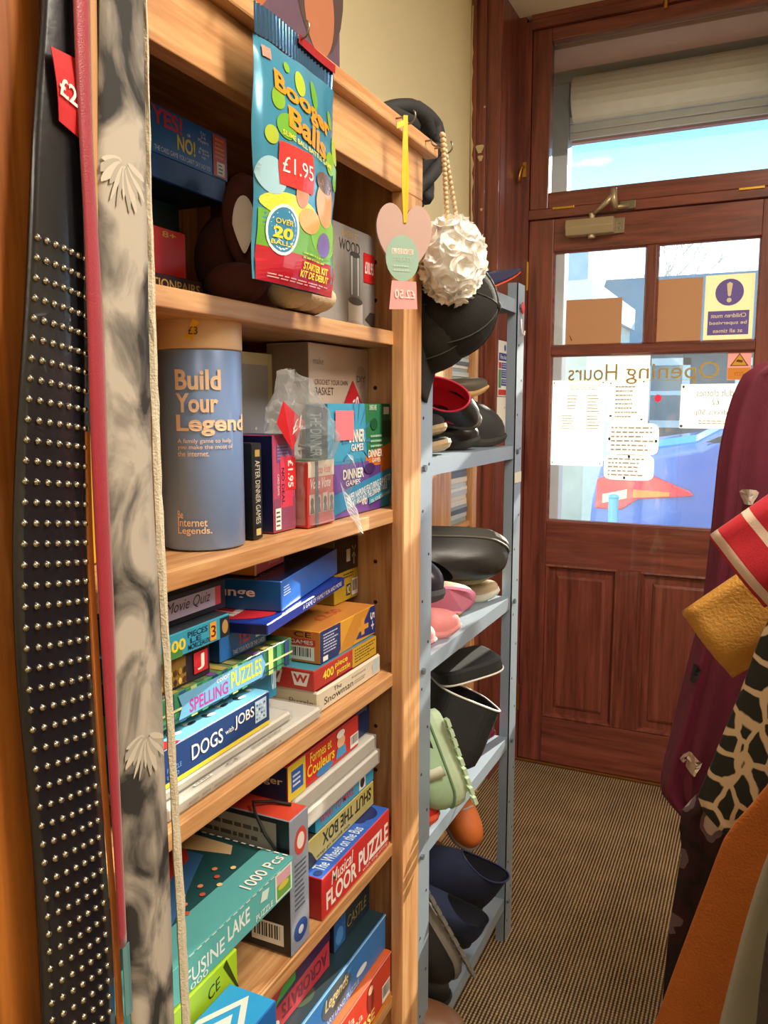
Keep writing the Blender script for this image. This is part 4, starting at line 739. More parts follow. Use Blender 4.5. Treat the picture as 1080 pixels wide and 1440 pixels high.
# ---- fourth compartment, near
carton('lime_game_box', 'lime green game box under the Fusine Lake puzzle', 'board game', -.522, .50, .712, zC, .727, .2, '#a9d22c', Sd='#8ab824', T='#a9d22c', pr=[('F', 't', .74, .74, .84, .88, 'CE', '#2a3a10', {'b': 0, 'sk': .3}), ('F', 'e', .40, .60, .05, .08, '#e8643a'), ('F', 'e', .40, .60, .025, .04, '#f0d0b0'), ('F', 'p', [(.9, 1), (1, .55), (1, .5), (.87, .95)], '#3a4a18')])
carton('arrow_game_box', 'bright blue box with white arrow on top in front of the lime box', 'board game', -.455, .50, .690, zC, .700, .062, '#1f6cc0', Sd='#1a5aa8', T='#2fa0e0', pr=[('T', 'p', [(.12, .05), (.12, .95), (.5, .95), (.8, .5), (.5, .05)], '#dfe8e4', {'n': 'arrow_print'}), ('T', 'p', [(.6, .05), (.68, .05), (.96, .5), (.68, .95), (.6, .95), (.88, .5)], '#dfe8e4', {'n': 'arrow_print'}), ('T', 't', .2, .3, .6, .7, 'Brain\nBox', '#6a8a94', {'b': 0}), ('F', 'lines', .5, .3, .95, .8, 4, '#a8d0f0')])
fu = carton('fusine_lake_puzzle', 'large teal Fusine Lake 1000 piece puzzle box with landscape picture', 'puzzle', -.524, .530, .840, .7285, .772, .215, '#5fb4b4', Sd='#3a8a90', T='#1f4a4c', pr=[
    ('F', 't', .30, .22, .52, .62, 'FUSINE', '#e8f4f0', {'b': .01}), ('F', 't', .54, .34, .68, .78, 'LAKE', '#e8f4f0', {'b': .02}), ('F', 't', .30, .04, .42, .20, '1000', '#e8f4f0', {'b': 0}), ('F', 'r', .86, .08, .985, .92, '#e8eee8', {'n': 'picture_frame'}), ('F', 'r', .87, .13, .975, .55, '#6aa84c'), ('F', 'r', .87, .55, .975, .87, '#d8a8b4'), ('F', 'e', .92, .45, .04, .1, '#d8c84c'), ('F', 't', .72, .12, .84, .3, 'PUZZLE', '#e8f4f0'), ('F', 'p', [(.75, .55), (.8, .5), (.815, .78), (.765, .83)], '#d8ece4'),
    ('T', 'r', .0, .0, 1, .22, '#5aa8a8', {'n': 'lake_picture'}), ('T', 'p', [(.35, .18), (.85, .5), (.85, .62), (.3, .4)], '#3a6a9c', {'n': 'lake_picture'}), ('T', 'p', [(.3, .35), (.55, .42), (.9, .72), (.75, .78), (.45, .55)], '#b86a48', {'n': 'lake_picture'}), ('T', 'p', [(.45, .55), (.7, .8), (.6, .88), (.35, .7)], '#c8b48a', {'n': 'lake_picture'}), ('T', 'p', [(.62, .5), (.9, .88), (.96, .8), (.8, .55)], '#c8382c', {'n': 'lake_picture'}), ('T', 'p', [(.82, .86), (.97, .9), (.96, .4), (.9, .35)], '#d8b888', {'n': 'lake_picture'}), ('T', 'p', [(.2, .6), (.4, .75), (.5, .92), (.2, .92)], '#2a3f30', {'n': 'lake_picture'}), ('T', 'p', [(.5, .88), (.62, .9), (.66, .97), (.5, .97)], '#d08a2c', {'n': 'lake_picture'}), *[('T', 'e', .3 + .04 * i, .22 + .03 * ((i * 7) % 5), .012, .016, ('#e88a5c', '#e8c88a', '#c8543c')[i % 3], {'n': 'flower_print'}) for i in range(14)], ('T', 't', .72, .03, .97, .11, '1000 Pcs', Wt, {'b': .01}), *[('T', 'r', .985, .03 + .06 * i, .993, .065 + .06 * i, Wt, {'n': 'dash_print'}) for i in range(16)], *[('F', 'r', .32 + .042 * i, .955, .345 + .042 * i, .985, Wt, {'n': 'dash_print'}) for i in range(14)]])
# ---- bottom compartment
zD = .3435
carton('morse_floor_puzzle', 'red box reading de la Europa and Morse at the bottom', 'puzzle', -.530, .80, 1.157, zD, .432, .2, '#cf3f2c', Sd='#b8342a', T='#c8602c', pr=[('F', 't', .44, .62, .62, .8, 'de la', '#f0c8b0'), ('F', 't', .40, .40, .70, .62, 'Europa', '#f0c8b0', {'b': 0}), ('F', 't', .42, .12, .82, .34, 'OR MORSE', '#f0d070', {'b': .02}), ('F', 't', .3, .66, .42, .86, 'Juan', '#f0c8b0'), ('F', 'e', .78, .62, .035, .28, '#8a2a20'), ('F', 'e', .78, .78, .025, .08, '#e8b090'), ('F', 'bar', .9, .15, .985, .5), ('F', 'p', [(.7, 0), (1, 0), (1, .15), (.8, .1)], '#e08a2c'), ('F', 'r', .0, .95, 1, .99, '#e8a48a')])
carton('legends_game', 'blue Legends board game box with pictures, second from the bottom', 'board game', -.540, .70, 1.157, .433, .496, .2, '#2a72b8', Sd='#1f5a90', T='#1c3038', pr=[('F', 'e', .62, .55, .1, .38, '#4a5a68'), ('F', 't', .54, .4, .70, .78, 'Legends', '#e0cc90', {'sh': .2}), ('F', 't', .42, .08, .78, .22, 'A LEGENDARY LAND PUZZLE', '#c8dcf0', {'b': 0}), ('F', 'r', .0, .94, 1, .99, '#a8d8e8'), ('F', 'p', [(.3, 0), (.42, 0), (.38, .8), (.3, .6)], '#1c3a4c'), ('F', 'e', .46, .1, .03, .12, '#d8d048'), ('F', 'e', .8, .35, .04, .1, '#d8e4e8'), ('T', 'e', .5, .12, .05, .06, '#3a4a3c')])
carton('acrobats_game', 'dark red Acrobats game box with upside down lettering', 'board game', -.562, .835, 1.002, .497, .556, .15, '#b83440', Sd='#8a2038', T='#7a1f2c', pr=[('F', 't', .18, .18, .95, .55, 'ACROBATS', '#6a1c34', {'rot': 2, 'b': .02}), ('F', 'p', [(.1, .62), (1, .75), (1, 1), (.2, 1)], '#3a2050'), ('F', 'p', [(.05, .7), (.4, .8), (.4, 1), (.2, 1)], '#3a9a3c'), ('F', 'e', .08, .2, .06, .14, '#f0ece4')])
carton('dark_card_game', 'small dark green box with faint gold print behind the Acrobats box', 'board game', -.570, 1.03, 1.157, .497, .545, .12, '#1c2a38', T='#141c24', pr=[('F', 'r', 0, 0, .3, 1, '#2a5a9c'), ('F', 't', .35, .3, .9, .7, 'CASTLE', '#8a7a3c', {'sh': .2, 'b': 0}), ('F', 'e', .14, .4, .1, .3, '#4a86c8')])
# ---- standing boards on top of the bookcase
bp_ = root('picture_board', 'tall purple grey picture board standing on top of the bookcase', 'picture', (-.60, .70, 1.7605))
mk('board', bx(-.004, 0, 0, 0, .425, .32), M('#5c4658', .45), bp_)
prints(bp_, {'F': Fr((0, 0, 0), (0, .425, 0), (0, 0, .32))}, [('F', 'p', [(0, 0), (.35, 0), (.45, .3), (.3, 1), (0, 1)], '#d8903a'), ('F', 'e', .45, .5, .14, .26, '#a8623c'), ('F', 'e', .86, .62, .17, .36, '#4a3a3a'), ('F', 'e', .86, .45, .10, .20, '#a86a4c'), ('F', 'e', .92, .92, .16, .15, '#6a4c7a')])
# ================================================================== things hanging from the bookcase
def ribbon(rows, x, nu=8, bulge=.003, wob=0, ztop=None):
    rows = sorted(rows, key=lambda r: -r[2]); zs = [r[2] for r in rows]
    N = 70; L = []
    z0, z1 = zs[0], zs[-1]
    tab = [(-r[2], r[0], r[1]) for r in rows]
    for j in range(N + 1):
        z = z0 + (z1 - z0) * j / N
        # smooth the table by averaging neighbours
        a = sum(interp(tab, -z + d, 1) for d in (-.05, -.025, 0, .025, .05)) / 5; b = sum(interp(tab, -z + d, 2) for d in (-.05, -.025, 0, .025, .05)) / 5
        row = []
        for i in range(nu + 1):
            u = i / nu
            row.append((x + bulge * math.sin(PI * u) + wob * math.sin(z * 9 + 1), a + (b - a) * u, z))
        L.append(row)
    V = [p for r in L for p in r]; w_ = nu + 1
    F = [(j * w_ + i, (j + 1) * w_ + i, (j + 1) * w_ + i + 1, j * w_ + i + 1) for j in range(N) for i in range(nu)]
    return V, F, L
LEATH = M('#14151c', .28, 0, .2, 14, bump=.12, bscale=120, coat=.2, key='black_leather')
A_ = [(.470, .500, 1.745), (.469, .504, 1.658), (.455, .502, 1.586), (.447, .499, 1.53), (.438, .497, 1.441), (.425, .492, 1.361), (.414, .488, 1.281), (.408, .483, 1.198), (.409, .482, 1.113), (.414, .484, 1.04), (.414, .487, .928), (.411, .489, .826), (.405, .480, .62)]
r_ = root('studded_belt', 'wide black leather belt with rows of silver studs hanging on the bookcase', 'belt', (-.49, .46, .62))
V, F, L = ribbon(A_, -.490)
mkw('strap', (V, F), LEATH, r_, smooth=True, solid=.003)
st = []
N = len(L) - 1; z = 1.475
tabA = [(-p[0][2], p[0][1], p[-1][1]) for p in L]
while z > .64:
    a = interp(tabA, -z, 1); b = interp(tabA, -z, 2)
    for i in range(7):
        u = .10 + .8 * i / 6; y = a + (b - a) * u; zz = z - .010 * u + .004 * math.sin(z * 11)
        xx = -.490 + .003 * math.sin(PI * u) + .0002
        st.append(xf(lathe([(.0028, 0), (.0027, .0010), (.0016, .0022), (.0004, .0026)], 8, False, True), Matrix.Translation((xx, y, zz)) @ Matrix.Rotation(PI / 2, 4, 'Y')))
    z -= .0152
so_ = mkw('studs', join(*st), M('#b9b4a6', .2, 1, .1), r_, smooth=True); so_['kind'] = 'stuff'
tgv, tgf = gridsurf(lambda u, v: (-.4835 + .002 * math.sin(3 * v), .463 + .027 * u + .004 * v * (1 - u), 1.608 - .05 * v - .008 * u * v), 3, 4)
pt_ = mkw('price_tag', (tgv, tgf), M('#c8262c', .35), r_, solid=.0006)
v2, f2 = text2d('£2.', .02)
mk('lettering', ([(-.4798, .4665 + .020 * a, 1.576 + .014 * b - .006 * a) for a, b in v2], f2), M('#f0e4dc', .4), pt_)
mkw('lit_edge', ribbon([(.484, .487, 1.33), (.479, .4835, 1.243), (.478, .4855, 1.161), (.480, .4865, 1.063), (.485, .489, .986), (.487, .493, .892), (.487, .494, .838), (.487, .493, .66)], -.4862, 1, 0)[:2], M('#c9783c', .5, 0, .1, 30), r_, solid=.002)['label'] = 'tan leather belt edge coloured orange as if sunlit'  # tan leather edge, with the warm sunlight put into its orange colour

r_ = root('red_ribbon_belt', 'thin red satin ribbon belt with tan backing between the two wide belts', 'belt', (-.48, .49, .88))
C_ = [(.486, .504, 1.745), (.484, .500, 1.661), (.482, .497, 1.59), (.484, .496, 1.523), (.484, .5, 1.444), (.481, .499, 1.362), (.48, .497, 1.277), (.481, .498, 1.189), (.483, .495, 1.068), (.485, .495, .972), (.486, .495, .886)]
mkw('ribbon', ribbon(C_, -.4795, 5, .0015)[:2], M('#98142a', .4, 0, .15, 80, bump=.2, bscale=900, sheen=.4, key='red_satin'), r_, smooth=True, solid=.001)
mkw('tan_backing', ribbon([(.503, .512, 1.745), (.5, .509, 1.666), (.497, .506, 1.594), (.495, .503, 1.525), (.495, .502, 1.44)], -.481, 3, .001)[:2], M('#b98a58', .6), r_, smooth=True, solid=.0015)
mkw('belt_tip', ribbon([(.489, .497, .886), (.489, .498, .85), (.4895, .4975, .82)], -.479, 2, .001)[:2], M('#7fb8c0', .25, .5), r_, solid=.0012)
def printmat():
    m, t, b = newmat('grey_smoke_print')
    tcn = t.nodes.new('ShaderNodeTexCoord'); n = t.nodes.new('ShaderNodeTexNoise'); n.inputs['Scale'].default_value = 16; n.inputs['Detail'].default_value = 7; n.inputs['Distortion'].default_value = .8
    mpn = t.nodes.new('ShaderNodeMapping'); mpn.inputs['Scale'].default_value = (1, 1.2, .8); t.links.new(tcn.outputs['Object'], mpn.inputs[0]); t.links.new(mpn.outputs[0], n.inputs['Vector'])
    r = t.nodes.new('ShaderNodeValToRGB'); e = r.color_ramp.elements; e[0].position = .38; e[0].color = lin('#2b2a28'); e[1].position = .58; e[1].color = lin('#b3aa9c')
    x = e.new(.47); x.color = lin('#7b756c')
    t.links.new(n.outputs['Fac'], r.inputs[0]); t.links.new(r.outputs[0], b.inputs['Base Color']); b.inputs['Roughness'].default_value = .8
    return m
r_ = root('printed_fabric_belt', 'grey smoke printed fabric belt with feather motif and fleecy cream edge', 'belt', (-.48, .53, .60))
B_ = [(.517, .562, 1.745), (.513, .560, 1.679), (.507, .558, 1.604), (.501, .556, 1.543), (.495, .552, 1.403), (.492, .549, 1.274), (.493, .554, 1.163), (.493, .551, 1.055), (.495, .554, .92), (.498, .552, .772), (.50, .553, .60)]
V, F, L = ribbon(B_, -.480, 6, .002)
mkw('strap', (V, F), printmat(), r_, smooth=True, solid=.002)
E_ = [(.566, .570, 1.72), (.568, .572, 1.651), (.565, .570, 1.6), (.562, .570, 1.496), (.56, .570, 1.406), (.559, .570, 1.256), (.563, .573, 1.138), (.567, .577, .999), (.57, .582, .852), (.573, .584, .728), (.575, .586, .60)]
V, F, L2 = ribbon(E_, -.487, 3, .003)
V = [(p[0] + .0015 * noise.noise((p[1] * 900, p[2] * 700, 3)), p[1] + .0012 * noise.noise((p[1] * 900, p[2] * 700, 9)), p[2]) for p in V]
mkw('fleece_edge', (V, F), M('#cfc6ae', .95, 0, .15, 300, bump=.6, bscale=500), r_, solid=.004)
mkw('dark_lining', ribbon([(.503, .519, 1.745), (.503, .516, 1.62), (.497, .508, 1.54), (.493, .500, 1.44), (.491, .495, 1.3)], -.4825, 2, 0)[:2], M('#121214', .8), r_, solid=.001)
for cz, cy, sg in ((1.545, .528, 1), (1.065, .527, 1)):
    for k in range(13):
        a = R(-172 + k * 12.5); ln = .030 + .012 * abs(math.sin(k * 2.1)); hw = .0030 + .001 * math.sin(k)
        pts = []
        for q in range(12):
            t = 2 * PI * q / 12; l_ = ln * (.56 + .44 * math.cos(t)); w2 = hw * math.sin(t) * (1.1 - .3 * math.cos(t))
            pts.append((max(-.027, min(.021, (l_ * math.cos(a) - w2 * math.sin(a)) * .85)), l_ * math.sin(a) + w2 * math.cos(a)))
        mkw('feather_print', ([(-.4775 + .00008 * k, cy + p, cz + q) for p, q in pts], [tuple(range(12))]), M(('#c4bcac', '#a9a294')[k % 2], .85), r_)

# ---- slime bag
bg_ = root('slime_toy_bag', 'glossy teal Booger Balls toy bag with red price sticker on a hook', 'toy bag', (-.478, .802, 1.478))
BW, BH = .166, .262
def edge(v): return .004 + .006 * math.sin(PI * v) , 1 - (.02 + .004 * math.sin(9 * v))
def bagpt(u, v, off, side=1):
    bul = (max(0, math.sin(PI * min(max(u, 0), 1))) ** .6) * (max(0, math.sin(PI * min(max((v + .02) / .94, 0), 1))) ** .55)
    cr = .0024 * noise.noise((u * 5, v * 8, 2))
    x = side * (.019 if side > 0 else .010) * bul + cr * (1 if bul > .1 else 0) + off * side
    y = -BW / 2 + BW * u + .010 * (v - .5) + .004 * math.sin(v * 14) * (u - .5)
    return (x, y - .008, v * BH)
BAGM = M('#3f8fb0', .18, .15, .12, 9, coat=.4, key='bag_teal')
mk('bag_front', gridsurf(lambda u, v: bagpt(u, v * .9, 0), 28, 36), BAGM, bg_, smooth=True)
mk('bag_back', gridsurf(lambda u, v: bagpt(1 - u, v * .9, 0, -1), 28, 36), BAGM, bg_, smooth=True)
mk('crimped_seal', gridsurf(lambda u, v: (.0012 * math.sin(u * 150) + .003 * math.sin(u * 5 + 1), bagpt(u, .9 + .1 * v, 0)[1], (.9 + .11 * v) * BH + .004 * math.sin(u * 3)), 120, 4), M('#5f8fc8', .14, .85, .1, 20, key='bag_foil'), bg_, solid=.0006)
fr = {'F': Fr((0, 0, 0), (1, 0, 0), (0, 0, 1), lambda u, v, off: bagpt(u, v, .0004 + off))}
def gp(u0, v0, u1, v1, col, n='printed_panel'): return ('F', 'r', u0, v0, u1, v1, col, {'n': n, 'rough': .18})
dr_ = [gp(.02, .0, .98, .13, '#b82434'), gp(.02, .13, .98, .27, '#6aa83c'), ('F', 'e', .3, .30, .28, .05, '#e0d84c', {'rough': .2}), ('F', 'e', .75, .24, .22, .09, '#7ec04a', {'rough': .2}), ('F', 'e', .12, .40, .12, .07, '#9fc8d8', {'rough': .2})]
for i, (a, b, c, d) in enumerate(((.18, .70, .06, .045), (.42, .80, .05, .05), (.60, .79, .05, .06), (.85, .74, .045, .04), (.90, .62, .07, .06), (.25, .60, .09, .05), (.80, .55, .07, .05), (.12, .55, .05, .035), (.9, .5, .06, .05), (.3, .84, .03, .02))):
    dr_.append(('F', 'e', a, b, c, d, ('#7fae34', '#a8bc3c', '#6aa83c')[i % 3], {'n': 'splat_print', 'rough': .2}))
dr_ += [('F', 't', .14, .665, .80, .765, 'Booger', '#f09428', {'b': .03, 'sk': -.12, 'rough': .2}), ('F', 't', .26, .575, .72, .660, 'Balls', '#f09428', {'b': .03, 'sk': -.12, 'rough': .2}), ('F', 't', .20, .542, .80, .562, 'SLIME BALL BATTLE GAME', '#e0d44c', {'sk': -.07, 'rough': .2})]
dr_ += [('F', 'e', .72, .37, .15, .10, '#e8a070', {'n': 'splat_print', 'rough': .2}), ('F', 'e', .70, .45, .14, .045, '#6a4a34', {'n': 'splat_print', 'rough': .2}), ('F', 'e', .50, .27, .13, .05, '#e8a860', {'n': 'splat_print', 'rough': .2}), ('F', 'e', .74, .20, .10, .05, '#7a6ab0', {'n': 'splat_print', 'rough': .2}), ('F', 'e', .4, .36, .07, .05, '#c89070', {'n': 'splat_print', 'rough': .2})]
dr_ += [('F', 'e', .23, .205, .155, .098, '#dfe8ec', {'n': 'badge', 'rough': .2}), ('F', 'e', .23, .205, .135, .086, '#3a86b0', {'rough': .2}), ('F', 't', .14, .17, .32, .215, '20', '#f0d83c', {'b': .04, 'rough': .2}), ('F', 't', .15, .225, .31, .245, 'OVER', '#f0d83c', {'rough': .2}), ('F', 't', .13, .145, .33, .162, 'BALLS', '#f0d83c', {'rough': .2}),
    ('F', 't', .47, .078, .82, .108, 'STARTER KIT', '#f0e03c', {'b': .03, 'rough': .2}), ('F', 't', .45, .045, .84, .073, 'KIT DE DEBUT', '#f0e03c', {'b': .03, 'rough': .2}), ('F', 'lines', .46, .115, .86, .15, 2, '#a8c85c'), ('F', 'lines', .12, .015, .9, .036, 2, '#e8b8bc'),
    ('F', 'r', .17, .375, .52, .535, '#d83a38', {'n': 'price_sticker', 'rough': .25}), ('F', 't', .20, .425, .50, .485, '£1.95', '#f6ece8', {'b': .0, 'rough': .3}), ('F', 'r', .05, .83, .13, .87, '#d88a78', {'n': 'flag_print'})]
prints(bg_, fr, dr_)
mk('red_header', gridsurf(lambda u, v: (.0038 + .003 * math.sin((.5 + .48 * u) * 5 + 1), bagpt(.5 + .48 * u, .97 + .035 * v, 0)[1], (.968 + .037 * v) * BH + .004 * math.sin((.5 + .48 * u) * 3)), 8, 2), M('#b02a34', .25, .3), bg_)

# ---- heart with yellow ribbon
hr = root('heart_decoration', 'pale pink wooden heart with green disc hanging on yellow ribbon', 'ornament', (-.479, 1.090, 1.515), (0, 0, R(-42)))
hp = []
for k in range(60):
    t = 2 * PI * k / 60; x = 16 * math.sin(t) ** 3; y = 13 * math.cos(t) - 5 * math.cos(2 * t) - 2 * math.cos(3 * t) - math.cos(4 * t)
    hp.append((x / 16 * .043, (y + 17) / 29 * .118))
PKW = M('#b99a90', .6, 0, .05, 20, key='pink_wood')
hv, hf = extrude(hp, lambda a, b: (-.004, a, b), lambda a, b: (0, a, b))
mk('heart', (hv, hf), PKW, hr, bevel=0)
prints(hr, {'F': Fr((0, -.043, 0), (0, .086, 0), (0, 0, .118))}, [('F', 'e', .46, .37, .30, .27, '#93b3a2', {'n': 'green_disc'}), *[('F', 'r', .27 + .1 * i, .42, .355 + .1 * i, .48, '#e4cfc4', {'n': 'letter_tile'}) for i in range(4)], *[('F', 't', .285 + .1 * i, .43, .34 + .1 * i, .47, 'LOVE'[i], '#9a8a84', {'b': 0}) for i in range(4)], ('F', 't', .3, .33, .62, .38, 'TREATS', '#b4cabc', {'b': 0}), ('F', 'lines', .3, .2, .62, .3, 2, '#b4cabc')])
tgp = mk('price_tag', ([(.0008, -.020, .012), (.0008, .018, .012), (.0008, .020, -.026), (.0008, -.024, -.028)], [(0, 3, 2, 1)]), M('#e89a98', .5), hr, solid=.0006)
v2, f2 = text2d('£2.50', .01)
mk('lettering', ([(.0022, -.016 + .032 * (1 - a), -.012 + .012 * b) for a, b in v2], f2), M('#f2d8d2', .5), tgp)
YEL = M('#e2c21e', .45, 0, .1, 40)
mk('ribbon', join(*[loft([[(x, y - w_, z), (x + .001, y + w_, z), (x + .0012, y + w_, z + .0002), (x - .001, y - w_, z)] for x, y, z, w_ in pth], True, True) for pth in ([(.001, 0, .092, .002), (.002, -.002, .15, .0038), (.003, -.001, .19, .004), (.002, .0, .236, .003)], [(.0, .001, .092, .002), (-.001, .004, .15, .003), (-.001, .002, .19, .003), (.001, .0, .236, .003)])], gridsurf(lambda u, v: (.004, -.012 * u - .002, .222 + .008 * v - .006 * u), 2, 1)), YEL, hr)

# ---- shower puff on bead cord
pf = root('shower_puff', 'cream ruffled rosette bath puff hanging on a beaded cord', 'bath puff', (-.468, 1.252, 1.580))
PM = M('#fffaf2', .8, 0, .02, 60, key='puff_net'); 
t_ = PM.node_tree; b_ = t_.nodes['Principled BSDF']; b_.inputs['Subsurface Weight'].default_value = .5; b_.inputs['Subsurface Radius'].default_value = (.02, .016, .01); b_.inputs['Subsurface Scale'].default_value = .5
parts = []
cv, cf_ = ball((0, 0, 0), (.046, .052, .064), 28, 18)
cv = [tuple(Vector(p) * (1 + .16 * noise.noise((p[0] * 60, p[1] * 60, p[2] * 60)))) for p in cv]
mk('core', (cv, cf_), PM, pf, smooth=True)
rnd = random.Random(11); ga = PI * (3 - math.sqrt(5)); NB = 30
for i in range(NB):
    zz = 1 - 2 * (i + .5) / NB; q = math.sqrt(1 - zz * zz); d = Vector((q * math.cos(ga * i), q * math.sin(ga * i), zz))
    c = Vector((d.x * .048, d.y * .054, d.z * .064)); rot = d.to_track_quat('Z', 'Y').to_matrix().to_4x4(); rot.translation = c
    L1 = []; n = 44; sc = rnd.uniform(.8, 1.15)
    for k in range(n):
        s = k / (n - 1); a = s * 4.6 * PI + i; r0_ = (.0035 + .020 * s) * sc; wv = .0016 * math.sin(k * 1.9)
        L1.append([(r0_ * math.cos(a), r0_ * math.sin(a), -.006), ((r0_ + .001 + wv) * math.cos(a), (r0_ + .001 + wv) * math.sin(a), .004 - .006 * s), ((r0_ + .0045 + wv) * math.cos(a), (r0_ + .0045 + wv) * math.sin(a), .009 - .011 * s + wv)])
    V = [tuple(rot @ Vector(p)) for r in L1 for p in r]; F = [(j * 3 + k, (j + 1) * 3 + k, (j + 1) * 3 + k + 1, j * 3 + k + 1) for j in range(n - 1) for k in range(2)]
    mk('rosette', (V, F), PM, pf, smooth=True)
for s in (-1, 1):
    b = []
    for k in range(19):
        t = k / 18; b.append(ball((.004 * t + .001, s * (.010 + .012 * math.sin(PI * (1 - t) * .6)) * (1 - t) + -.058 * t + s * .002, .055 + .118 * t), .0042, 8, 6))
    c_ = mk('bead_cord', join(*b), M('#cdb58f', .5), pf, smooth=True); c_['kind'] = 'stuff'

# ---- black twisted hair band over the corner of the bookcase
hb = root('twisted_headband', 'black twisted fabric headband hooked over the corner of the bookcase', 'headband', (-.55, 1.26, 1.763))
HBM = M('#191a1d', .75, 0, .3, 30, bump=.3, bscale=150, key='black_fabric')
pts = [(-.56, 1.15, 1.772), (-.565, 1.18, 1.785), (-.562, 1.22, 1.800), (-.555, 1.27, 1.818), (-.55, 1.31, 1.826), (-.545, 1.345, 1.815), (-.54, 1.355, 1.785), (-.545, 1.34, 1.75), (-.55, 1.325, 1.715), (-.548, 1.31, 1.69)]
P = []
for i in range(len(pts) - 1):
    for k in range(6):
        t = k / 6; P.append(Vector(pts[i]).lerp(Vector(pts[i + 1]), t))
for ph in (0, 2.1, 4.2):
    Q = []
    for i, p in enumerate(P):
        t = i / (len(P) - 1); d = (P[min(i + 1, len(P) - 1)] - P[max(i - 1, 0)]).normalized(); s1 = d.cross(Vector((1, 0, 0))).normalized(); s2 = d.cross(s1)
        q = t * 11 + ph; Q.append(p + s1 * .013 * math.cos(q) + s2 * .011 * math.sin(q))
    mkw('strand', tube(Q, [.010 + .004 * math.sin(PI * i / len(Q)) for i in range(len(Q))], 8), HBM, hb, smooth=True)

# ---- plush toy
pl = root('plush_toy', 'dark brown plush toy with white ear patch and cream paws behind the toy bag', 'plush toy', (-.60, .86, 1.4665))
BR = M('#4c1f12', .95, 0, .2, 60, bump=.5, bscale=260, key='brown_plush'); CRM = M('#d9c0a0', .95, 0, .1, 60, bump=.5, bscale=260, key='cream_plush')
mkw('body', join(ball((-.615, .895, 1.533), (.062, .070, .067), 28, 18)), BR, pl, smooth=True)
mkw('head', ball((-.605, .902, 1.590), (.052, .062, .050), 24, 16), BR, pl, smooth=True)
ear = mkw('ear', xf(ball((0, 0, 0), (.012, .030, .058), 20, 14), Matrix.Translation((-.560, .822, 1.560)) @ Matrix.Rotation(R(-55), 4, 'Z') @ Matrix.Rotation(R(8), 4, 'X')), BR, pl, smooth=True)
mk('ear_patch', xf(loft([[(.0125, .013 * math.cos(a) * (1 - .55 * max(0, -math.sin(a))), .032 * math.sin(a) - .004) for a in [2 * PI * k / 24 for k in range(24)]], [(.0145, .010 * math.cos(a) * (1 - .55 * max(0, -math.sin(a))), .028 * math.sin(a) - .004) for a in [2 * PI * k / 24 for k in range(24)]]], False, True), Matrix.Translation((-.560, .812, 1.560)) @ Matrix.Rotation(R(-55), 4, 'Z')), M('#efe2d4', .9), ear, smooth=True)
for y, dz in ((.862, 0), (.893, .002), (.922, .004)):
    mkw('paw', ball((-.53, y, 1.4665 + .019), (.03, .018, .018), 16, 10), CRM, pl, smooth=True)
for y in (.80, .95):
    mkw('leg', ball((-.565, y, 1.4665 + .024), (.04, .028, .024), 16, 10), BR, pl, smooth=True)
# ================================================================== shoes and caps on the rack
def shoe_geo(L=.26, W=.095, hs=.018, toe_h=.05, hh=.07, hf=.075, oc=-.20, ol=.23, ow=.33, point=1.0, heel=0, bulge=.006, n=40, m=9):
    """sole outline -> collar opening, toe towards +x; returns sole, upper, lining and collar loop"""
    def outl(a, s=1.0):
        c_, s_ = math.cos(a), math.sin(a)
        wv = W / 2 * (.80 + .20 * (c_ + .15 if c_ > -.6 else -.4)) - (W * .06 * (1 - abs(c_ + .15)) if abs(c_ + .15) < 1 else 0)
        px_ = L / 2 * math.copysign(abs(c_) ** (point if c_ > 0 else .8), c_)
        return px_ * s, wv * s * math.copysign(abs(s_) ** .8, s_)
    A = [2 * PI * k / n for k in range(n)]
    def up(x): return heel * max(0, min(1, (.15 * L - x) / (.5 * L))) + .012 * max(0, (x / L - .32)) / .18 * (1 if L else 0)
    def lp(s, z): return [(outl(a, s)[0], outl(a, s)[1], z + up(outl(a, s)[0])) for a in A]
    sole = loft([lp(.93, .0), lp(1.0, .004), lp(1.03, hs * .6), lp(1.01, hs), lp(.9, hs + .001)], True, True)
    loops = [[] for _ in range(m + 1)]
    cl = []
    for a in A:
        x0, y0 = outl(a, .985); z0 = hs + up(x0)
        xc = oc * L + ol * L * math.cos(a); yc = ow * W * math.sin(a); t = (math.cos(a) + 1) / 2
        zc = hs + hh + (hf - hh) * t + up(xc) - .012 * math.sin(a) ** 2
        fwd = max(0, math.cos(a))
        P0 = Vector((x0, y0, z0)); P3 = Vector((xc, yc, zc))
        P1 = P0 + Vector((bulge * math.cos(a), bulge * math.sin(a) * 1.2, toe_h * (.9 if fwd > .2 else .7)))
        P2 = P3 + Vector(((x0 - xc) * (.45 if fwd > .2 else .25), (y0 - yc) * .55, -(.10 if fwd > .2 else .3) * (zc - z0)))
        for i in range(m + 1):
            s = i / m; q = 1 - s
            loops[i].append(tuple(P0 * q ** 3 + P1 * 3 * q * q * s + P2 * 3 * q * s * s + P3 * s ** 3))
        cl.append(tuple(P3))
    upper = loft(loops)
    inner = [cl, [(p[0], p[1] * .93, p[2] - .006) for p in cl], [(oc * L + (p[0] - oc * L) * 1.0, p[1] * 1.05, hs + .012 + up(p[0])) for p in cl]]
    lining = loft(inner, False, True)
    return sole, upper, lining, cl
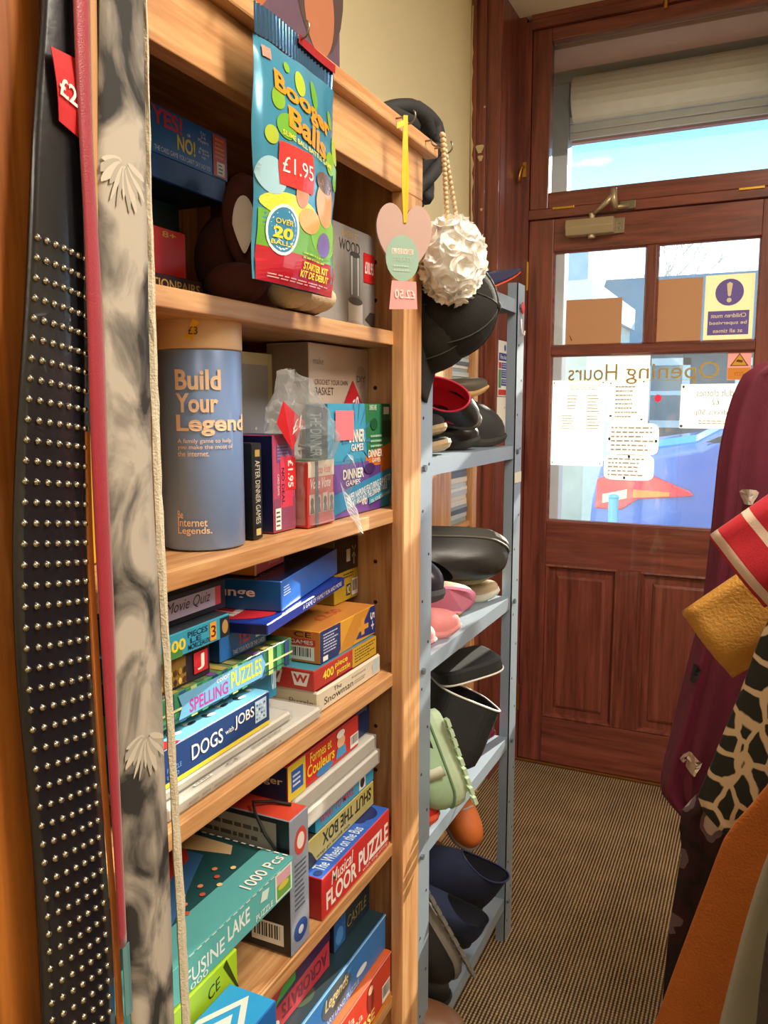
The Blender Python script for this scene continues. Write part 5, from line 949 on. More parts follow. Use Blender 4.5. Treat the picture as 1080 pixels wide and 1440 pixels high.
def shoe(name, label, toe, z, yaw, col, sole='#2a2826', lin_='#1c1b1a', pitch=0, roll=0, rough=.5, laces=None, strap=None, piping=None, group=None, welt=None, lug=False, sub=0, toecap=None, centre=None, axes=None, **kw):
    L = kw.get('L', .26)
    so, upv, ln, cl = shoe_geo(**kw)
    if centre is None:
        c = (toe[0] - math.cos(yaw) * L / 2, toe[1] - math.sin(yaw) * L / 2, z)
    else: c = centre
    rot = (Matrix.Rotation(yaw, 3, 'Z') @ Matrix.Rotation(-pitch, 3, 'Y') @ Matrix.Rotation(roll, 3, 'X')).to_euler()
    if axes:
        X_ = Vector(axes[0]).normalized(); Z_ = Vector(axes[1]); Z_ = (Z_ - X_ * Z_.dot(X_)).normalized(); Y_ = Z_.cross(X_)
        rot = Matrix((X_, Y_, Z_)).transposed().to_euler()
    r_ = root(name, label, 'shoe', c, rot, group)
    mk('sole', so, M(sole, .7, 0, .12, 30), r_, smooth=False, bevel=0)
    u_ = mk('upper', upv, M(col, rough, 0, .15, 40, bump=.12, bscale=300), r_, smooth=True)
    mk('lining', ln, M(lin_, .85), r_, smooth=True)
    hs = kw.get('hs', .018); W = kw.get('W', .095)
    if piping: mk('piping', tube(cl, .0022, 6, closed=True), M(piping, .5), r_, smooth=True)
    if welt:
        n = 40; ring = []
        mk('welt', tube([(p[0] * 1.015, p[1] * 1.03, p[2] + .001) for p in upv[0][:40]], .0028, 6, closed=True), M(welt, .6), r_, smooth=True)
    if laces:
        hf = kw.get('hf', .075); ocx = (kw.get('oc', -.2) + kw.get('ol', .23)) * L
        for i in range(4):
            x = ocx + .012 + i * .014; zz = hs + hf - .004 - i * .010
            mk('lace', tube([(x, -W * .24, zz - .008), (x + .003, -W * .1, zz + .002), (x + .002, W * .1, zz + .002), (x, W * .24, zz - .008)], .0026, 6), M(laces, .8), r_, smooth=True)
    if strap:
        hf = kw.get('hf', .075); x = (kw.get('oc', -.2) + kw.get('ol', .23)) * L + .01
        mk('strap', loft([[(x - .011, y, zz), (x + .011, y, zz - .004), (x + .011, y, zz), (x - .011, y, zz + .004)] for y, zz in [(-W * .5, hs + .012), (-W * .42, hs + hf * .7), (-W * .2, hs + hf + .002), (0, hs + hf + .005), (W * .2, hs + hf + .002), (W * .42, hs + hf * .7), (W * .5, hs + .012)]], True, True), M(strap, .5), r_, smooth=True)
    if lug:
        b = []
        for k in range(9):
            x = -L * .42 + k * L * .105
            for s in (-1, 1): b.append(bx(x, s * W * .44 - .012, -.005, x + L * .075, s * W * .44 + .006, .002))
        g = mk('tread', join(*b), M(sole, .7), r_); g['kind'] = 'stuff'
    return r_
G1 = 'shoes on the shoe rack'
z = RS[1] + .0005
shoe('ankle_boot', 'matte black ankle boot with rounded toe next to the far upright', (-.550, 1.832), z, R(38), '#1e1e22', L=.25, W=.10, toe_h=.055, hh=.105, hf=.10, oc=-.22, ol=.2, rough=.6)
shoe('black_flat', 'low glossy black flat shoe beside the black ankle boot', (-.552, 1.655), z, R(28), '#17161a', L=.22, W=.08, toe_h=.035, hh=.045, hf=.04, ol=.28, rough=.3)
shoe('black_flat', 'dark brown flat shoe tucked behind the glossy black flat', (-.585, 1.715), z + .0, R(30), '#2b2022', L=.2, W=.075, toe_h=.045, hh=.055, hf=.05, rough=.35, hs=.012)
shoe('black_flat', 'black loafer lying across the black flats on the upper shoe shelf', (-.565, 1.605), z + .045, R(30), '#241f20', L=.2, W=.075, toe_h=.035, hh=.045, hf=.04, rough=.35, hs=.012, pitch=R(2))
shoe('knit_trainer', 'black knit trainer with thick beige sole, lowest of its pair', (-.537, 1.432), z, R(8), '#1b1a1c', sole='#b39c78', L=.26, W=.10, hs=.020, toe_h=.010, hh=.010, hf=.010, laces=None, rough=.85)
shoe('knit_trainer', 'black striped knit trainer with beige sole stacked on its pair', (-.540, 1.418), z + .031, R(9), '#242022', sole='#b39c78', L=.25, W=.095, hs=.018, toe_h=.028, hh=.04, hf=.034, laces='#3a3634', rough=.85)
shoe('lined_trainer', 'black trainer with bright pink lining tipped on its side', (0, 0), 0, R(25), '#24231f', sole='#57534a', lin_='#c42a44', L=.25, W=.10, hs=.02, toe_h=.055, hh=.08, hf=.085, axes=((-.88, -.10, .30), (.25, -.88, .40)), centre=(-.650, 1.585, 1.352), piping='#c42a44', rough=.45)
shoe('tan_slipper', 'olive and tan slipper lying on top of the black shoes', (-.565, 1.75), z + .108, R(38), '#4a4234', sole='#b8925c', L=.2, W=.07, hs=.012, toe_h=.03, hh=.03, hf=.03, rough=.6, pitch=R(4))
z = RS[2] + .0005
shoe('beige_sandal', 'beige strapped shoe with pale sole, flat beside the far upright', (-.553, 1.815), z, R(30), '#b8a684', sole='#cfd0c0', lin_='#6a5a40', L=.25, W=.09, toe_h=.028, hh=.032, hf=.026, strap='#c9b894', ol=.3)
shoe('beige_sandal', 'beige slip-on shoe lying under the large black clog', (-.575, 1.70), z + .0, R(34), '#bfae8a', sole='#d6d8ca', lin_='#5a4a34', L=.24, W=.09, toe_h=.035, hh=.05, hf=.045, ol=.3)
shoe('beige_sandal', 'cream strapped sandal stacked above the two beige shoes', (-.565, 1.80), z + .044, R(30), '#c9b994', sole='#b9a882', lin_='#8a7650', L=.23, W=.085, hs=.014, toe_h=.03, hh=.045, hf=.04, strap='#d8ccb0', ol=.3)
shoe('large_clog', 'large charcoal clog with ridged welt tipped over the beige shoes', (0, 0), 0, R(48), '#2b2a28', sole='#3a3833', L=.29, W=.115, hs=.026, toe_h=.075, hh=.06, hf=.085, axes=((.80, .58, -.10), (.15, -.62, -.75)), centre=(-.645, 1.70, 1.062), welt='#5c5a52', rough=.4, lin_='#10100f')
shoe('ballet_shoe', 'ballet shoe standing on its side showing a ridged pink sole', (0, 0), 0, R(52), '#b8a888', sole='#cf7f9c', L=.19, W=.075, hs=.010, toe_h=.03, hh=.035, hf=.03, axes=((.80, .58, -.12), (-.5, .82, .25)), centre=(-.592, 1.49, .962), lin_='#d8c8a8')
shoe('purple_trainer', 'black and purple trainer with its toe against the near upright', (-.535, 1.39), z + .090, R(-10), '#2a2530', sole='#4a4a50', L=.24, W=.095, hs=.024, toe_h=.05, hh=.07, hf=.07, rough=.3, pitch=R(-6), laces='#3a3340')
shoe('pink_shoe', 'soft coral pink shoe on the front edge of the middle shelf', (-.537, 1.50), z, R(42), '#d98888', sole='#cf8a88', L=.2, W=.08, hs=.014, toe_h=.03, hh=.05, hf=.045, lin_='#c87a78', rough=.7)
shoe('pink_shoe', 'coral pink shoe with brown insole leaning behind the near upright', (-.537, 1.37), z + .0, R(5), '#dc9090', sole='#d08f90', L=.2, W=.08, hs=.012, toe_h=.035, hh=.05, hf=.05, lin_='#7a4a28', rough=.7)
shoe('orange_mule', 'small orange tan mule behind the pink shoe', (-.575, 1.645), z, R(36), '#c9783c', sole='#d8a05c', L=.17, W=.07, hs=.010, toe_h=.022, hh=.02, hf=.025, lin_='#a8622c')
shoe('white_mule', 'small white mule between the pink shoe and the orange mule', (-.565, 1.565), z, R(36), '#cfc8bc', sole='#bfb8ac', L=.17, W=.07, hs=.012, toe_h=.022, hh=.02, hf=.025)
z = RS[3] + .0005
shoe('magenta_shoe', 'glossy magenta shoe under the black piped bag', (-.56, 1.83), z, R(32), '#7c0f3c', sole='#5a0f30', L=.23, W=.085, hs=.008, toe_h=.055, hh=.05, hf=.06, rough=.12)
shoe('mint_boot', 'mint green chunky boot lying back with its lugged sole showing', (0, 0), 0, R(20), '#9fbf9c', sole='#b8cfae', L=.19, W=.085, hs=.028, toe_h=.045, hh=.10, hf=.10, oc=-.22, ol=.2, axes=((.30, .10, -.92), (-.75, -.62, .1)), centre=(-.515, 1.412, .684), strap='#c9cdb8', lug=True, welt='#6a8a68', rough=.4)
shoe('red_trainer', 'bright red trainer with its toe beside the near upright', (-.53, 1.375), z, R(4), '#c2241e', sole='#d8543c', L=.2, W=.08, hs=.02, toe_h=.045, hh=.05, hf=.05, rough=.6)
shoe('red_trainer', 'red and orange trainer lying on top of the other red trainer', (-.533, 1.372), z + .072, R(-2), '#c83220', sole='#e07a3c', L=.19, W=.075, hs=.016, toe_h=.04, hh=.05, hf=.05, rough=.6)
tw_ = mk('shoelace', tube([(-.06, -.03, .003), (-.02, -.012, .004), (.0, .0, .006), (.03, .012, .003)], .0022, 6), M('#8a6a34', .8), None, (-.535, 1.53, RS[3] + .0002)); tag(tw_, 'loose brown shoelace poking over the edge of a blue shelf', 'shoelace')
z = RS[4] + .0005
shoe('brown_boot', 'tall brown suede ankle boot standing at the back of the lowest shelf', (-.585, 1.79), z, R(25), '#6e4f38', sole='#3a2a20', L=.24, W=.09, toe_h=.05, hh=.18, hf=.17, oc=-.24, ol=.19, rough=.85)
shoe('brown_boot', 'brown leather boot standing beside the suede boot on the lowest shelf', (-.64, 1.66), z, R(15), '#5f4632', sole='#2c221c', L=.24, W=.085, toe_h=.05, hh=.24, hf=.23, oc=-.24, ol=.19, rough=.6)
shoe('orange_trainer', 'orange and grey child trainer with black buttons resting on the brown boots', (0, 0), 0, R(25), '#c8682a', sole='#8a8680', L=.19, W=.085, hs=.014, toe_h=.05, hh=.06, hf=.065, axes=((.62, -.35, -.62), (.35, -.2, .85)), centre=(-.625, 1.70, .395), lin_='#5a524a', laces='#b8b2a8', rough=.6)
shoe('navy_slipper', 'large navy felt slipper propped with its heel at the shelf edge', (0, 0), 0, R(0), '#101a38', sole='#0c0e16', L=.29, W=.11, hs=.022, toe_h=.055, hh=.10, hf=.095, oc=-.2, ol=.27, axes=((-.42, -.66, .55), (.50, .12, .80)), centre=(-.615, 1.575, .27), lin_='#0a0e1c', piping='#1a2650', rough=.95)
shoe('navy_slipper', 'navy slipper lying under the propped navy slipper', (0, 0), 0, R(0), '#182545', sole='#0d0e12', L=.28, W=.10, hs=.018, toe_h=.045, hh=.07, hf=.06, axes=((-.42, -.62, .62), (.55, .12, .75)), centre=(-.60, 1.48, .262), lin_='#0a0e1c', rough=.9)
shoe('black_trainer', 'black trainer standing on edge with a grey notched sole', (0, 0), 0, R(250), '#15161a', sole='#6f6c66', L=.25, W=.10, hs=.022, toe_h=.05, hh=.06, hf=.06, axes=((.35, .25, -.85), (-.55, -.75, -.35)), centre=(-.545, 1.405, .335), rough=.6, lug=True)
shoe('black_shoe', 'black shoe with rounded toe on the lowest shelf behind the tan moccasin', (-.525, 1.44), z, R(12), '#14171c', sole='#1c2026', L=.28, W=.105, hs=.02, toe_h=.06, hh=.07, hf=.075, rough=.5)
shoe('black_shoe', 'black slip-on shoe behind the near upright above the moccasin', (-.505, 1.425), z + .085, R(5), '#16181c', sole='#23272c', L=.26, W=.10, hs=.02, toe_h=.05, hh=.06, hf=.06, rough=.5)
shoe('tan_moccasin', 'tan brown leather moccasin sticking out over the lowest shelf', (-.455, 1.345), z, R(8), '#7a5238', sole='#a8805c', L=.29, W=.115, hs=.016, toe_h=.062, hh=.06, hf=.065, welt='#b58a66', rough=.45, lin_='#4a3222')

# ---- black bag with white piping on the shelf
bb = root('piped_bag', 'black fabric vanity bag with white piping and its lid open', 'bag', (-.605, 1.575, RS[3] + .062), (R(-8), R(24), R(30)))
def rr(lx, ly, z, n=40, p=.5, cx=0): return [(cx + lx * math.copysign(abs(math.cos(a)) ** p, math.cos(a)), ly * math.copysign(abs(math.sin(a)) ** p, math.sin(a)), z) for a in [2 * PI * k / n for k in range(n)]]
BKM = M('#131316', .7, 0, .2, 40, bump=.2, bscale=400)
BX_, BY_, BZ_ = .072, .098, .135
mk('body', loft([rr(BX_ - .012, BY_ - .012, 0), rr(BX_ - .004, BY_ - .004, .01), rr(BX_, BY_, .04), rr(BX_, BY_, BZ_), rr(BX_ - .003, BY_ - .003, BZ_), rr(BX_ - .004, BY_ - .004, .02)], True, True), BKM, bb, smooth=False)
mk('piping', tube(rr(BX_, BY_, BZ_ + .001), .0022, 6, closed=True), M('#dcd8d0', .5), bb, smooth=True)
mtx = Matrix.Translation((-BX_, 0, BZ_ + .002)) @ Matrix.Rotation(R(-38), 4, 'Y') @ Matrix.Translation((BX_, 0, 0))
ld_ = mk('lid', xf(loft([rr(BX_, BY_, 0), rr(BX_, BY_, .022), rr(BX_ - .006, BY_ - .006, .028), rr(BX_ - .01, BY_ - .01, .0285)], False, True), mtx), BKM, bb, solid=.002)
mk('lid_piping', tube([tuple(mtx @ Vector(p)) for p in rr(BX_, BY_, 0)], .0022, 6, closed=True), M('#dcd8d0', .5), ld_, smooth=True)
mk('care_label', gridsurf(lambda u, v: (-.060, .02 + .025 * u, .085 + .03 * v), 1, 1), M('#6a6a6c', .7), bb)
carton('shoe_box', 'plain dark shoe box under the piped bag', 'box', -.575, 1.46, 1.64, RS[3] + .0008, RS[3] + .052, .22, '#2a2624')

# ---- caps
def cap_geo(r=.088, h=.105):
    dome = []
    for i in range(11):
        a = PI / 2 * i / 10.2; q = math.cos(a)
        dome.append([(r * 1.08 * q * math.cos(t) * (1 + .012 * math.cos(6 * t)), r * .95 * q * math.sin(t) * (1 + .012 * math.cos(6 * t)), h * math.sin(a)) for t in [2 * PI * k / 36 for k in range(36)]])
    return loft(dome, False, True)
def brim_geo(r=.088, ln=.072, drop=.018, t=.003, side=0):
    def f(u, v):
        a = -R(74) + R(148) * u; rr0 = r * (1.06 if True else 1); x0 = rr0 * math.cos(a) * 1.02; y0 = r * .96 * math.sin(a)
        ex = ln * (math.cos(a * 1.2) ** .5 if math.cos(a * 1.2) > 0 else 0)
        return (x0 + ex * v, y0 * (1 + .02 * v), -.002 - drop * (abs(math.sin(a)) ** 2) * (.3 + v) - .008 * v - side * t)
    return gridsurf(f, 24, 6)
def cap(name, label, loc, rot, col, under=None, band=None):
    r_ = root(name, label, 'cap', loc, rot)
    cm = M(col, .9, 0, .2, 60, bump=.25, bscale=400)
    mk('crown', cap_geo(), cm, r_, smooth=True, solid=.002)
    b_ = mk('brim', brim_geo(), cm, r_, smooth=True, solid=.0025)
    if under: mk('under_brim', brim_geo(side=1.4), M(under, .8), b_, smooth=True)
    mk('button', ball((0, 0, .105), (.008, .008, .005), 12, 6), cm, r_, smooth=True)
    for k in range(6):
        t = PI / 6 + k * PI / 3
        mk('seam', tube([(.0885 * 1.08 * math.cos(a) * math.cos(t), .0885 * .95 * math.cos(a) * math.sin(t), .1055 * math.sin(a)) for a in [PI / 2 * i / 9 for i in range(10)]], .0011, 5), M('#3a3832' if col < '#30' else '#20243a', .9), r_)
    return r_
def axr(x, z):
    X_ = Vector(x).normalized(); Z_ = Vector(z); Z_ = (Z_ - X_ * Z_.dot(X_)).normalized(); return Matrix((X_, Z_.cross(X_), Z_)).transposed().to_euler()
cap('baseball_cap', 'worn black baseball cap hanging crown outward from the rack upright', (-.524, 1.335, 1.518), axr((.03, -.28, -.95), (.93, .16, .10)), '#12120f')
cap('baseball_cap', 'black suede cap with faded olive brim nested behind the worn cap', (-.556, 1.325, 1.496), axr((.05, -.2, -.95), (.93, .10, .10)), '#1d1c15')
cap('baseball_cap', 'navy cap with orange under-brim lying on the top of the rack', (-.635, 1.665, RS[0] + .022), (R(4), R(-14), R(38)), '#232446', under='#c2452a')
gl = root('sunglasses', 'black sunglasses with silver arm on the end of the top rack shelf', 'sunglasses', (-.565, 1.775, RS[0] + .001), (0, 0, R(200)))
for y in (-.033, .033):
    mk('lens', xf(ball((0, 0, 0), (.004, .030, .021), 20, 10), Matrix.Translation((0, y, .022))), M('#0b0b0d', .1), gl, smooth=True)
for y in (-.066, .066):
    mk('arm', tube([(0, y, .03), (.05, y, .028), (.10, y * .98, .018), (.115, y * .96, .006)], .0022, 6), M('#b9bcc0', .25, .8), gl, smooth=True)
mk('bridge', tube([(0, -.008, .028), (.002, 0, .031), (0, .008, .028)], .002, 6), M('#b9bcc0', .25, .8), gl)
hk = root('wire_hook', 'small white hook with red bead hanging on the rack upright', 'hook', (-.529, 1.872, 1.53))
mk('hook', tube([(.002, 0, .02), (.003, 0, 0), (.004, .003, -.012), (.006, .012, -.016), (.006, .018, -.006)], .002, 6), M('#e4e4e0', .3), hk, smooth=True)
mk('red_bead', ball((.004, .004, .045), (.004, .010, .014), 12, 8), M('#c8303c', .4), hk, smooth=True)
# ================================================================== clothes rail on the right
rl = root('clothes_rail', 'chrome clothes rail holding the hanging garments', 'clothes rail', (.30, 1.15, 0))
CH = M('#b8b8b4', .2, 1, .05)
mkw('bar', tube([(.30, .35, 1.52), (.30, 2.0, 1.52)], .0125, 12), CH, rl, smooth=True)
for y in (.35, 2.0):
    mkw('upright', tube([(.30, y, .04), (.30, y, 1.52)], .0125, 12), CH, rl, smooth=True)
    mkw('foot', tube([(.08, y, .025), (.52, y, .025)], .0125, 10), CH, rl, smooth=True)
def fabric(key, col, rough=.85, var=.15, scale=30, bump=.3, bscale=350, sheen=.04):
    return M(col, rough, 0, var, scale, bump=bump, bscale=bscale, sheen=sheen, key=key)
def hanger(par, y, zz=1.45):
    mkw('hanger', tube([(.30, y, 1.534), (.312, y, 1.545), (.316, y, 1.53), (.30, y, 1.505), (.30, y, zz + .02), (.12, y, zz - .04)], .003, 6), M('#8a8a86', .3, .8), par)
SURF = {}
def drape(name, y, edge, xr, th=.05, mat=None, par=None, fold=.012, nf=5, seed=0, bottom=False, top=False, lean=0):
    """a hanging cloth body: edge = [(z, x_left)], right side at xr; closed flattened tube with folds"""
    edge = sorted(edge); N = 46; n = 72; L = []
    z0, z1 = edge[0][0], edge[-1][0]
    for j in range(N + 1):
        z = z0 + (z1 - z0) * j / N
        xl = sum(interp(edge, min(max(z + d, z0), z1), 1) for d in (-.02, -.01, 0, .01, .02)) / 5
        k = 1 - j / N
        lp = []
        for i in range(n):
            a = 2 * PI * i / n; c_, s_ = math.cos(a), math.sin(a)
            u = (1 - c_) / 2
            x = xl + (xr - xl) * (1 - (1 + math.copysign(abs(c_) ** .8, c_)) / 2)
            f = fold * (.3 + k) * math.sin(u * nf * 2 * PI * .5 + seed + .6 * math.sin(3 * z + seed)) * min(1, u * 30)
            yy = y + lean * (z - z1) + th * (.45 + .55 * k) * (abs(s_) ** .6) * math.copysign(1, s_) * .5 + f
            lp.append((x, yy, z))
        L.append(lp)
    def surf(px_, z):
        xl = sum(interp(edge, min(max(z + d, z0), z1), 1) for d in (-.02, -.01, 0, .01, .02)) / 5; k = 1 - (z - z0) / (z1 - z0)
        q = min(.98, max(.015, (px_ - xl) / (xr - xl))); Cc = 1 - 2 * q; c_ = math.copysign(abs(Cc) ** 1.25, Cc); s_ = math.sqrt(max(0, 1 - c_ * c_)); u = (1 - c_) / 2
        f = fold * (.3 + k) * math.sin(u * nf * 2 * PI * .5 + seed + .6 * math.sin(3 * z + seed)) * min(1, u * 30)
        return (xl + (xr - xl) * q, y + lean * (z - z1) - th * (.45 + .55 * k) * (s_ ** .6) * .5 + f - .004, z)
    SURF[name] = surf
    v, f = loft(L, bottom, top)
    return mkw(name, (v, f), mat, par, smooth=True)
def sleeve(name, a, b, ra, rb, mat, par, flat=.35, n=28, m=14, sag=0, up=Vector((0, 1, 0)), cuff=None):
    """flattened tube from shoulder end a to open cuff b; ra, rb half widths in the plane of the garment"""
    a, b = Vector(a), Vector(b); d = (b - a).normalized(); s = d.cross(up).normalized(); L = []
    for j in range(m + 1):
        t = j / m; c = a.lerp(b, t) + Vector((0, 0, -sag * math.sin(PI * t))); w_ = ra + (rb - ra) * t
        L.append([tuple(c + s * w_ * math.copysign(abs(math.cos(q)) ** .7, math.cos(q)) + up * (w_ * flat * math.sin(q) + .003 * math.sin(5 * q + 6 * t))) for q in [2 * PI * k / n for k in range(n)]])
    inner = [[tuple(b + (Vector(p) - b) * .93) for p in L[-1]], [tuple(b - d * .08 + (Vector(p) - b) * .8) for p in L[-1]]]
    v, f = loft(L + inner, True, True)
    return mkw(name, (v, f), mat, par, smooth=True)
XR = .62
# maroon dress
MAR = fabric('maroon_cloth', '#5e0c2a', .55, .2, 20, .15, 500, .04)
g = root('maroon_dress', 'dark maroon dress with scattered pale flower prints, furthest garment on the rail', 'dress', (.25, 1.5, .60))
drape('dress_body', 1.50, [(.608, -.09), (.623, -.128), (.648, -.143), (.69, -.140), (.775, -.125), (.871, -.109), (.965, -.092), (1.03, -.083), (1.144, -.077), (1.267, -.072), (1.34, -.062), (1.387, -.049), (1.422, -.030), (1.436, -.004), (1.447, .10), (1.458, .28)], XR, .075, MAR, g, .013, 34, 1.0, True, True)
hanger(g, 1.5)
for (x, z_, s_, c) in ((-.088, .72, .020, '#c8b098'), (-.098, .885, .020, '#15141a'), (-.03, .96, .018, '#b0a090'), (-.02, 1.20, .016, '#b8a89c'), (.04, 1.13, .022, '#c0b0a0'), (-.03, .655, .014, '#8a7a74'), (.05, .80, .02, '#15141a')):
    pv = [(x + s_ * .8 * q0 * math.cos(q) * (1 + .3 * math.sin(3 * q)), z_ + s_ * q0 * math.sin(q) * (1 + .2 * math.cos(2 * q))) for q0 in (.02, .5, 1) for q in [2 * PI * k / 16 for k in range(16)]]
    fs = [(r0 * 16 + k, r0 * 16 + (k + 1) % 16, r0 * 16 + 16 + (k + 1) % 16, r0 * 16 + 16 + k) for r0 in (0, 1) for k in range(16)]
    mkw('flower_print', ([SURF['dress_body'](p[0], p[1]) for p in pv], fs), M(c, .8), g)
# second floral garment under it
g = root('floral_skirt', 'long dark floral skirt with grey and cream blossoms hanging beside the maroon dress', 'skirt', (.25, 1.36, .03))
FL = MAR
def floralmat():
    m, t, b = newmat('dark_floral'); tcn = t.nodes.new('ShaderNodeTexCoord'); vo = t.nodes.new('ShaderNodeTexVoronoi'); vo.inputs['Scale'].default_value = 13
    n = t.nodes.new('ShaderNodeTexNoise'); n.inputs['Scale'].default_value = 18; ad = t.nodes.new('ShaderNodeMixRGB'); ad.inputs[0].default_value = .06
    t.links.new(tcn.outputs['Object'], ad.inputs[1]); t.links.new(n.outputs['Color'], ad.inputs[2]); t.links.new(ad.outputs[0], vo.inputs['Vector']); t.links.new(tcn.outputs['Object'], n.inputs['Vector'])
    r = t.nodes.new('ShaderNodeValToRGB'); r.color_ramp.interpolation = 'CONSTANT'; e = r.color_ramp.elements
    e[0].position = 0; e[0].color = lin('#b9a898'); e[1].position = .2; e[1].color = lin('#6a5a60')
    x = e.new(.30); x.color = lin('#2c0a16'); y = e.new(.55); y.color = lin('#16080e')
    t.links.new(vo.outputs['Distance'], r.inputs[0]); t.links.new(r.outputs[0], b.inputs['Base Color']); b.inputs['Roughness'].default_value = .8; return m
drape('skirt_body', 1.36, [(.03, -.115), (.20, -.112), (.392, -.106), (.485, -.102), (.564, -.094), (.628, -.088), (.66, -.098), (.70, -.09), (.80, .02), (1.0, .12), (1.40, .2)], XR, .06, floralmat(), g, .010, 34, 2.5, True, True)
hanger(g, 1.36, 1.42)
# gold glitter knit
g = root('gold_knit_top', 'gold glitter knitted top with wide sleeve on the rail', 'top', (.3, 1.22, .75))
def goldmat():
    m = M('#c8923c', .6, .2, .15, 30, bump=.8, bscale=260, key='gold_knit'); t = m.node_tree; b = t.nodes['Principled BSDF']
    tcn = [n for n in t.nodes if n.type == 'TEX_COORD'][0]
    wv = t.nodes.new('ShaderNodeTexVoronoi'); wv.inputs['Scale'].default_value = 420
    t.links.new(tcn.outputs['Object'], wv.inputs['Vector'])
    r = t.nodes.new('ShaderNodeValToRGB'); r.color_ramp.elements[0].position = .05; r.color_ramp.elements[0].color = (.95, .95, .95, 1); r.color_ramp.elements[1].position = .16; r.color_ramp.elements[1].color = (.15, .15, .15, 1)
    t.links.new(wv.outputs['Distance'], r.inputs[0]); t.links.new(r.outputs[0], b.inputs['Metallic']); return m
GM = goldmat()
drape('top_body', 1.22, [(.72, .12), (.95, .10), (1.2, .09), (1.38, .10), (1.44, .2), (1.452, .28)], XR, .05, GM, g, .008, 5, .4, True, True)
sleeve('sleeve', (.16, 1.22, 1.20), (-.058, 1.19, 1.020), .060, .056, GM, g, .3)
hanger(g, 1.22)
# red striped sleeve
g = root('striped_jumper', 'red jumper with cream stripes and short sleeve pointing into the aisle', 'jumper', (.3, 1.12, .80))
def stripemat():
    m, t, b = newmat('red_cream_stripes'); tcn = t.nodes.new('ShaderNodeTexCoord'); mpn = t.nodes.new('ShaderNodeMapping'); sepn = t.nodes.new('ShaderNodeSeparateXYZ')
    mpn.inputs['Rotation'].default_value = (0, R(40), 0)
    t.links.new(tcn.outputs['Object'], mpn.inputs[0]); t.links.new(mpn.outputs[0], sepn.inputs[0])
    mm = t.nodes.new('ShaderNodeMath'); mm.operation = 'MULTIPLY_ADD'; mm.inputs[1].default_value = 22; mm.inputs[2].default_value = STRIPE_OFF; fr = t.nodes.new('ShaderNodeMath'); fr.operation = 'FRACT'; gt = t.nodes.new('ShaderNodeMath'); gt.operation = 'LESS_THAN'; gt.inputs[1].default_value = .24
    t.links.new(sepn.outputs['X'], mm.inputs[0]); t.links.new(mm.outputs[0], fr.inputs[0]); t.links.new(fr.outputs[0], gt.inputs[0])
    mxn = t.nodes.new('ShaderNodeMixRGB'); mxn.inputs[1].default_value = lin('#b81f2c'); mxn.inputs[2].default_value = lin('#e0c4b0'); t.links.new(gt.outputs[0], mxn.inputs[0]); t.links.new(mxn.outputs[0], b.inputs['Base Color'])
    n = t.nodes.new('ShaderNodeTexNoise'); n.inputs['Scale'].default_value = 500; bp = t.nodes.new('ShaderNodeBump'); bp.inputs['Strength'].default_value = .3; bp.inputs['Distance'].default_value = .001
    t.links.new(tcn.outputs['Object'], n.inputs['Vector']); t.links.new(n.outputs['Fac'], bp.inputs['Height']); t.links.new(bp.outputs[0], b.inputs['Normal']); b.inputs['Roughness'].default_value = .9; b.inputs['Sheen Weight'].default_value = .05
    return m
STRIPE_OFF = .18
SM = stripemat()
drape('jumper_body', 1.12, [(.80, .13), (1.0, .11), (1.2, .10), (1.36, .10), (1.43, .2), (1.452, .28)], XR, .05, SM, g, .008, 5, 1.4, True, True)
sleeve('sleeve', (.16, 1.12, 1.29), (-.024, 1.11, 1.142), .062, .056, SM, g, .35)
hanger(g, 1.12)
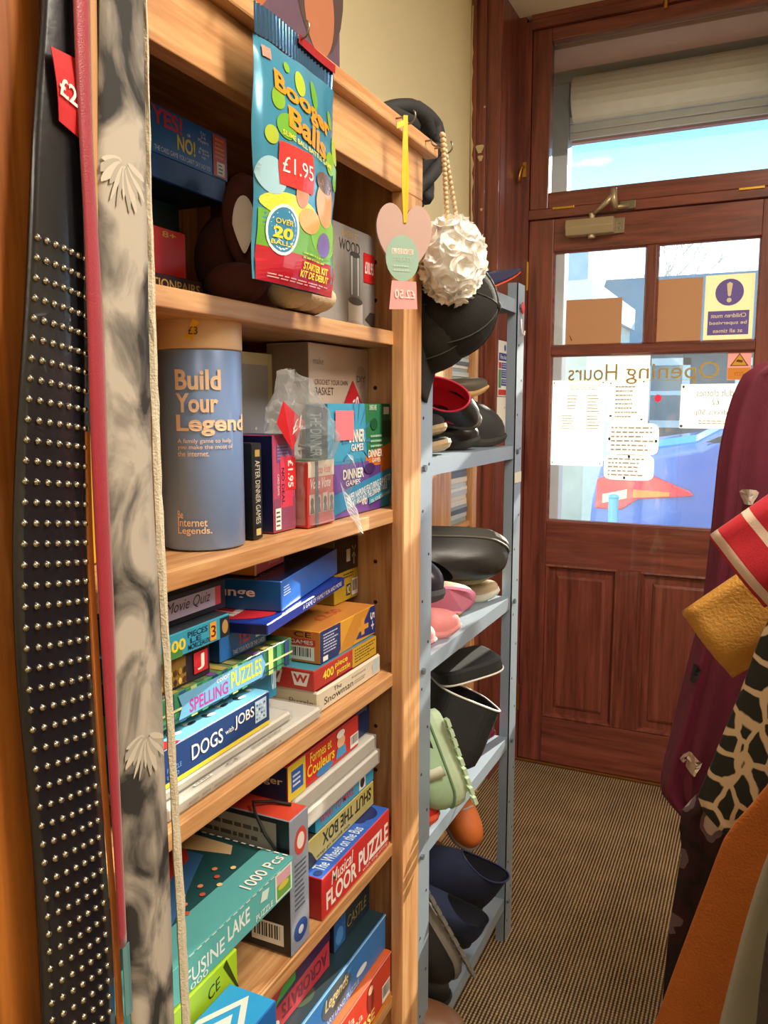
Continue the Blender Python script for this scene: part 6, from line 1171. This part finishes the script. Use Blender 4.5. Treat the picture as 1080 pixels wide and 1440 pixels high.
# giraffe print dress
g = root('giraffe_print_dress', 'black dress with cream giraffe print lines and flared hem', 'dress', (.3, 1.0, .75))
def girmat():
    m, t, b = newmat('giraffe_print'); tcn = t.nodes.new('ShaderNodeTexCoord'); vo = t.nodes.new('ShaderNodeTexVoronoi'); vo.feature = 'DISTANCE_TO_EDGE'; vo.inputs['Scale'].default_value = 30
    n = t.nodes.new('ShaderNodeTexNoise'); n.inputs['Scale'].default_value = 30; ad = t.nodes.new('ShaderNodeMixRGB'); ad.inputs[0].default_value = .012
    mpn = t.nodes.new('ShaderNodeMapping'); mpn.inputs['Scale'].default_value = (1.2, .35, .85); t.links.new(tcn.outputs['Object'], mpn.inputs[0])
    t.links.new(mpn.outputs[0], ad.inputs[1]); t.links.new(n.outputs['Color'], ad.inputs[2]); t.links.new(ad.outputs[0], vo.inputs['Vector']); t.links.new(tcn.outputs['Object'], n.inputs['Vector'])
    r = t.nodes.new('ShaderNodeValToRGB'); e = r.color_ramp.elements; e[0].position = .07; e[0].color = lin('#cdb48e'); e[1].position = .10; e[1].color = lin('#151810')
    t.links.new(vo.outputs['Distance'], r.inputs[0]); t.links.new(r.outputs[0], b.inputs['Base Color']); b.inputs['Roughness'].default_value = .7; return m
GI = girmat()
drape('dress_body', 1.0, [(.745, .035), (.79, .016), (.831, .002), (.849, -.018), (.857, -.042), (.867, -.059), (.892, -.048), (.94, -.034), (.995, -.018), (1.04, -.005), (1.08, .004), (1.11, .014), (1.2, .06), (1.35, .12), (1.44, .22), (1.452, .28)], XR, .05, GI, g, .006, 5, .2, True, True)
hanger(g, 1.0)
# orange cardigan
g = root('orange_cardigan', 'plain burnt orange knitted cardigan hanging open towards the aisle', 'cardigan', (.3, .86, .45))
ORM = fabric('orange_wool', '#b0601c', .95, .12, 40, .5, 420, .04)
drape('cardigan_body', .86, [(.45, -.135), (.60, -.098), (.685, -.073), (.731, -.062), (.802, -.044), (.871, -.026), (.917, -.015), (.97, .02), (1.1, .07), (1.3, .12), (1.43, .2), (1.452, .28)], XR, .035, ORM, g, .006, 4, .9, True, True)
hanger(g, .86)
# grey garment and dark faux fur
g = root('grey_blouse', 'pale grey satin blouse hanging in front of the orange cardigan', 'blouse', (.3, .66, .4))
drape('blouse_body', .66, [(.45, -.06), (.70, -.028), (.859, -.007), (.904, 0), (.943, .006), (.974, .012), (1.011, .02), (1.1, .05), (1.3, .12), (1.43, .2), (1.452, .28)], XR, .02, fabric('grey_satin', '#8f8d8a', .5, .25, 12, .2, 90), g, .004, 5, 2.1, True, True)
hanger(g, .66)
g = root('dark_fur_coat', 'dark brown grey faux fur coat, nearest garment on the rail', 'coat', (.3, .60, .4))
drape('coat_body', .598, [(.45, .012), (.70, .014), (.904, .017), (.949, .018), (1.0, .022), (1.06, .04), (1.2, .09), (1.4, .16), (1.452, .28)], XR, .03, fabric('dark_fur', '#2b201c', .95, .5, 60, 1, 160), g, .004, 5, 4, True, True)
hanger(g, .598)
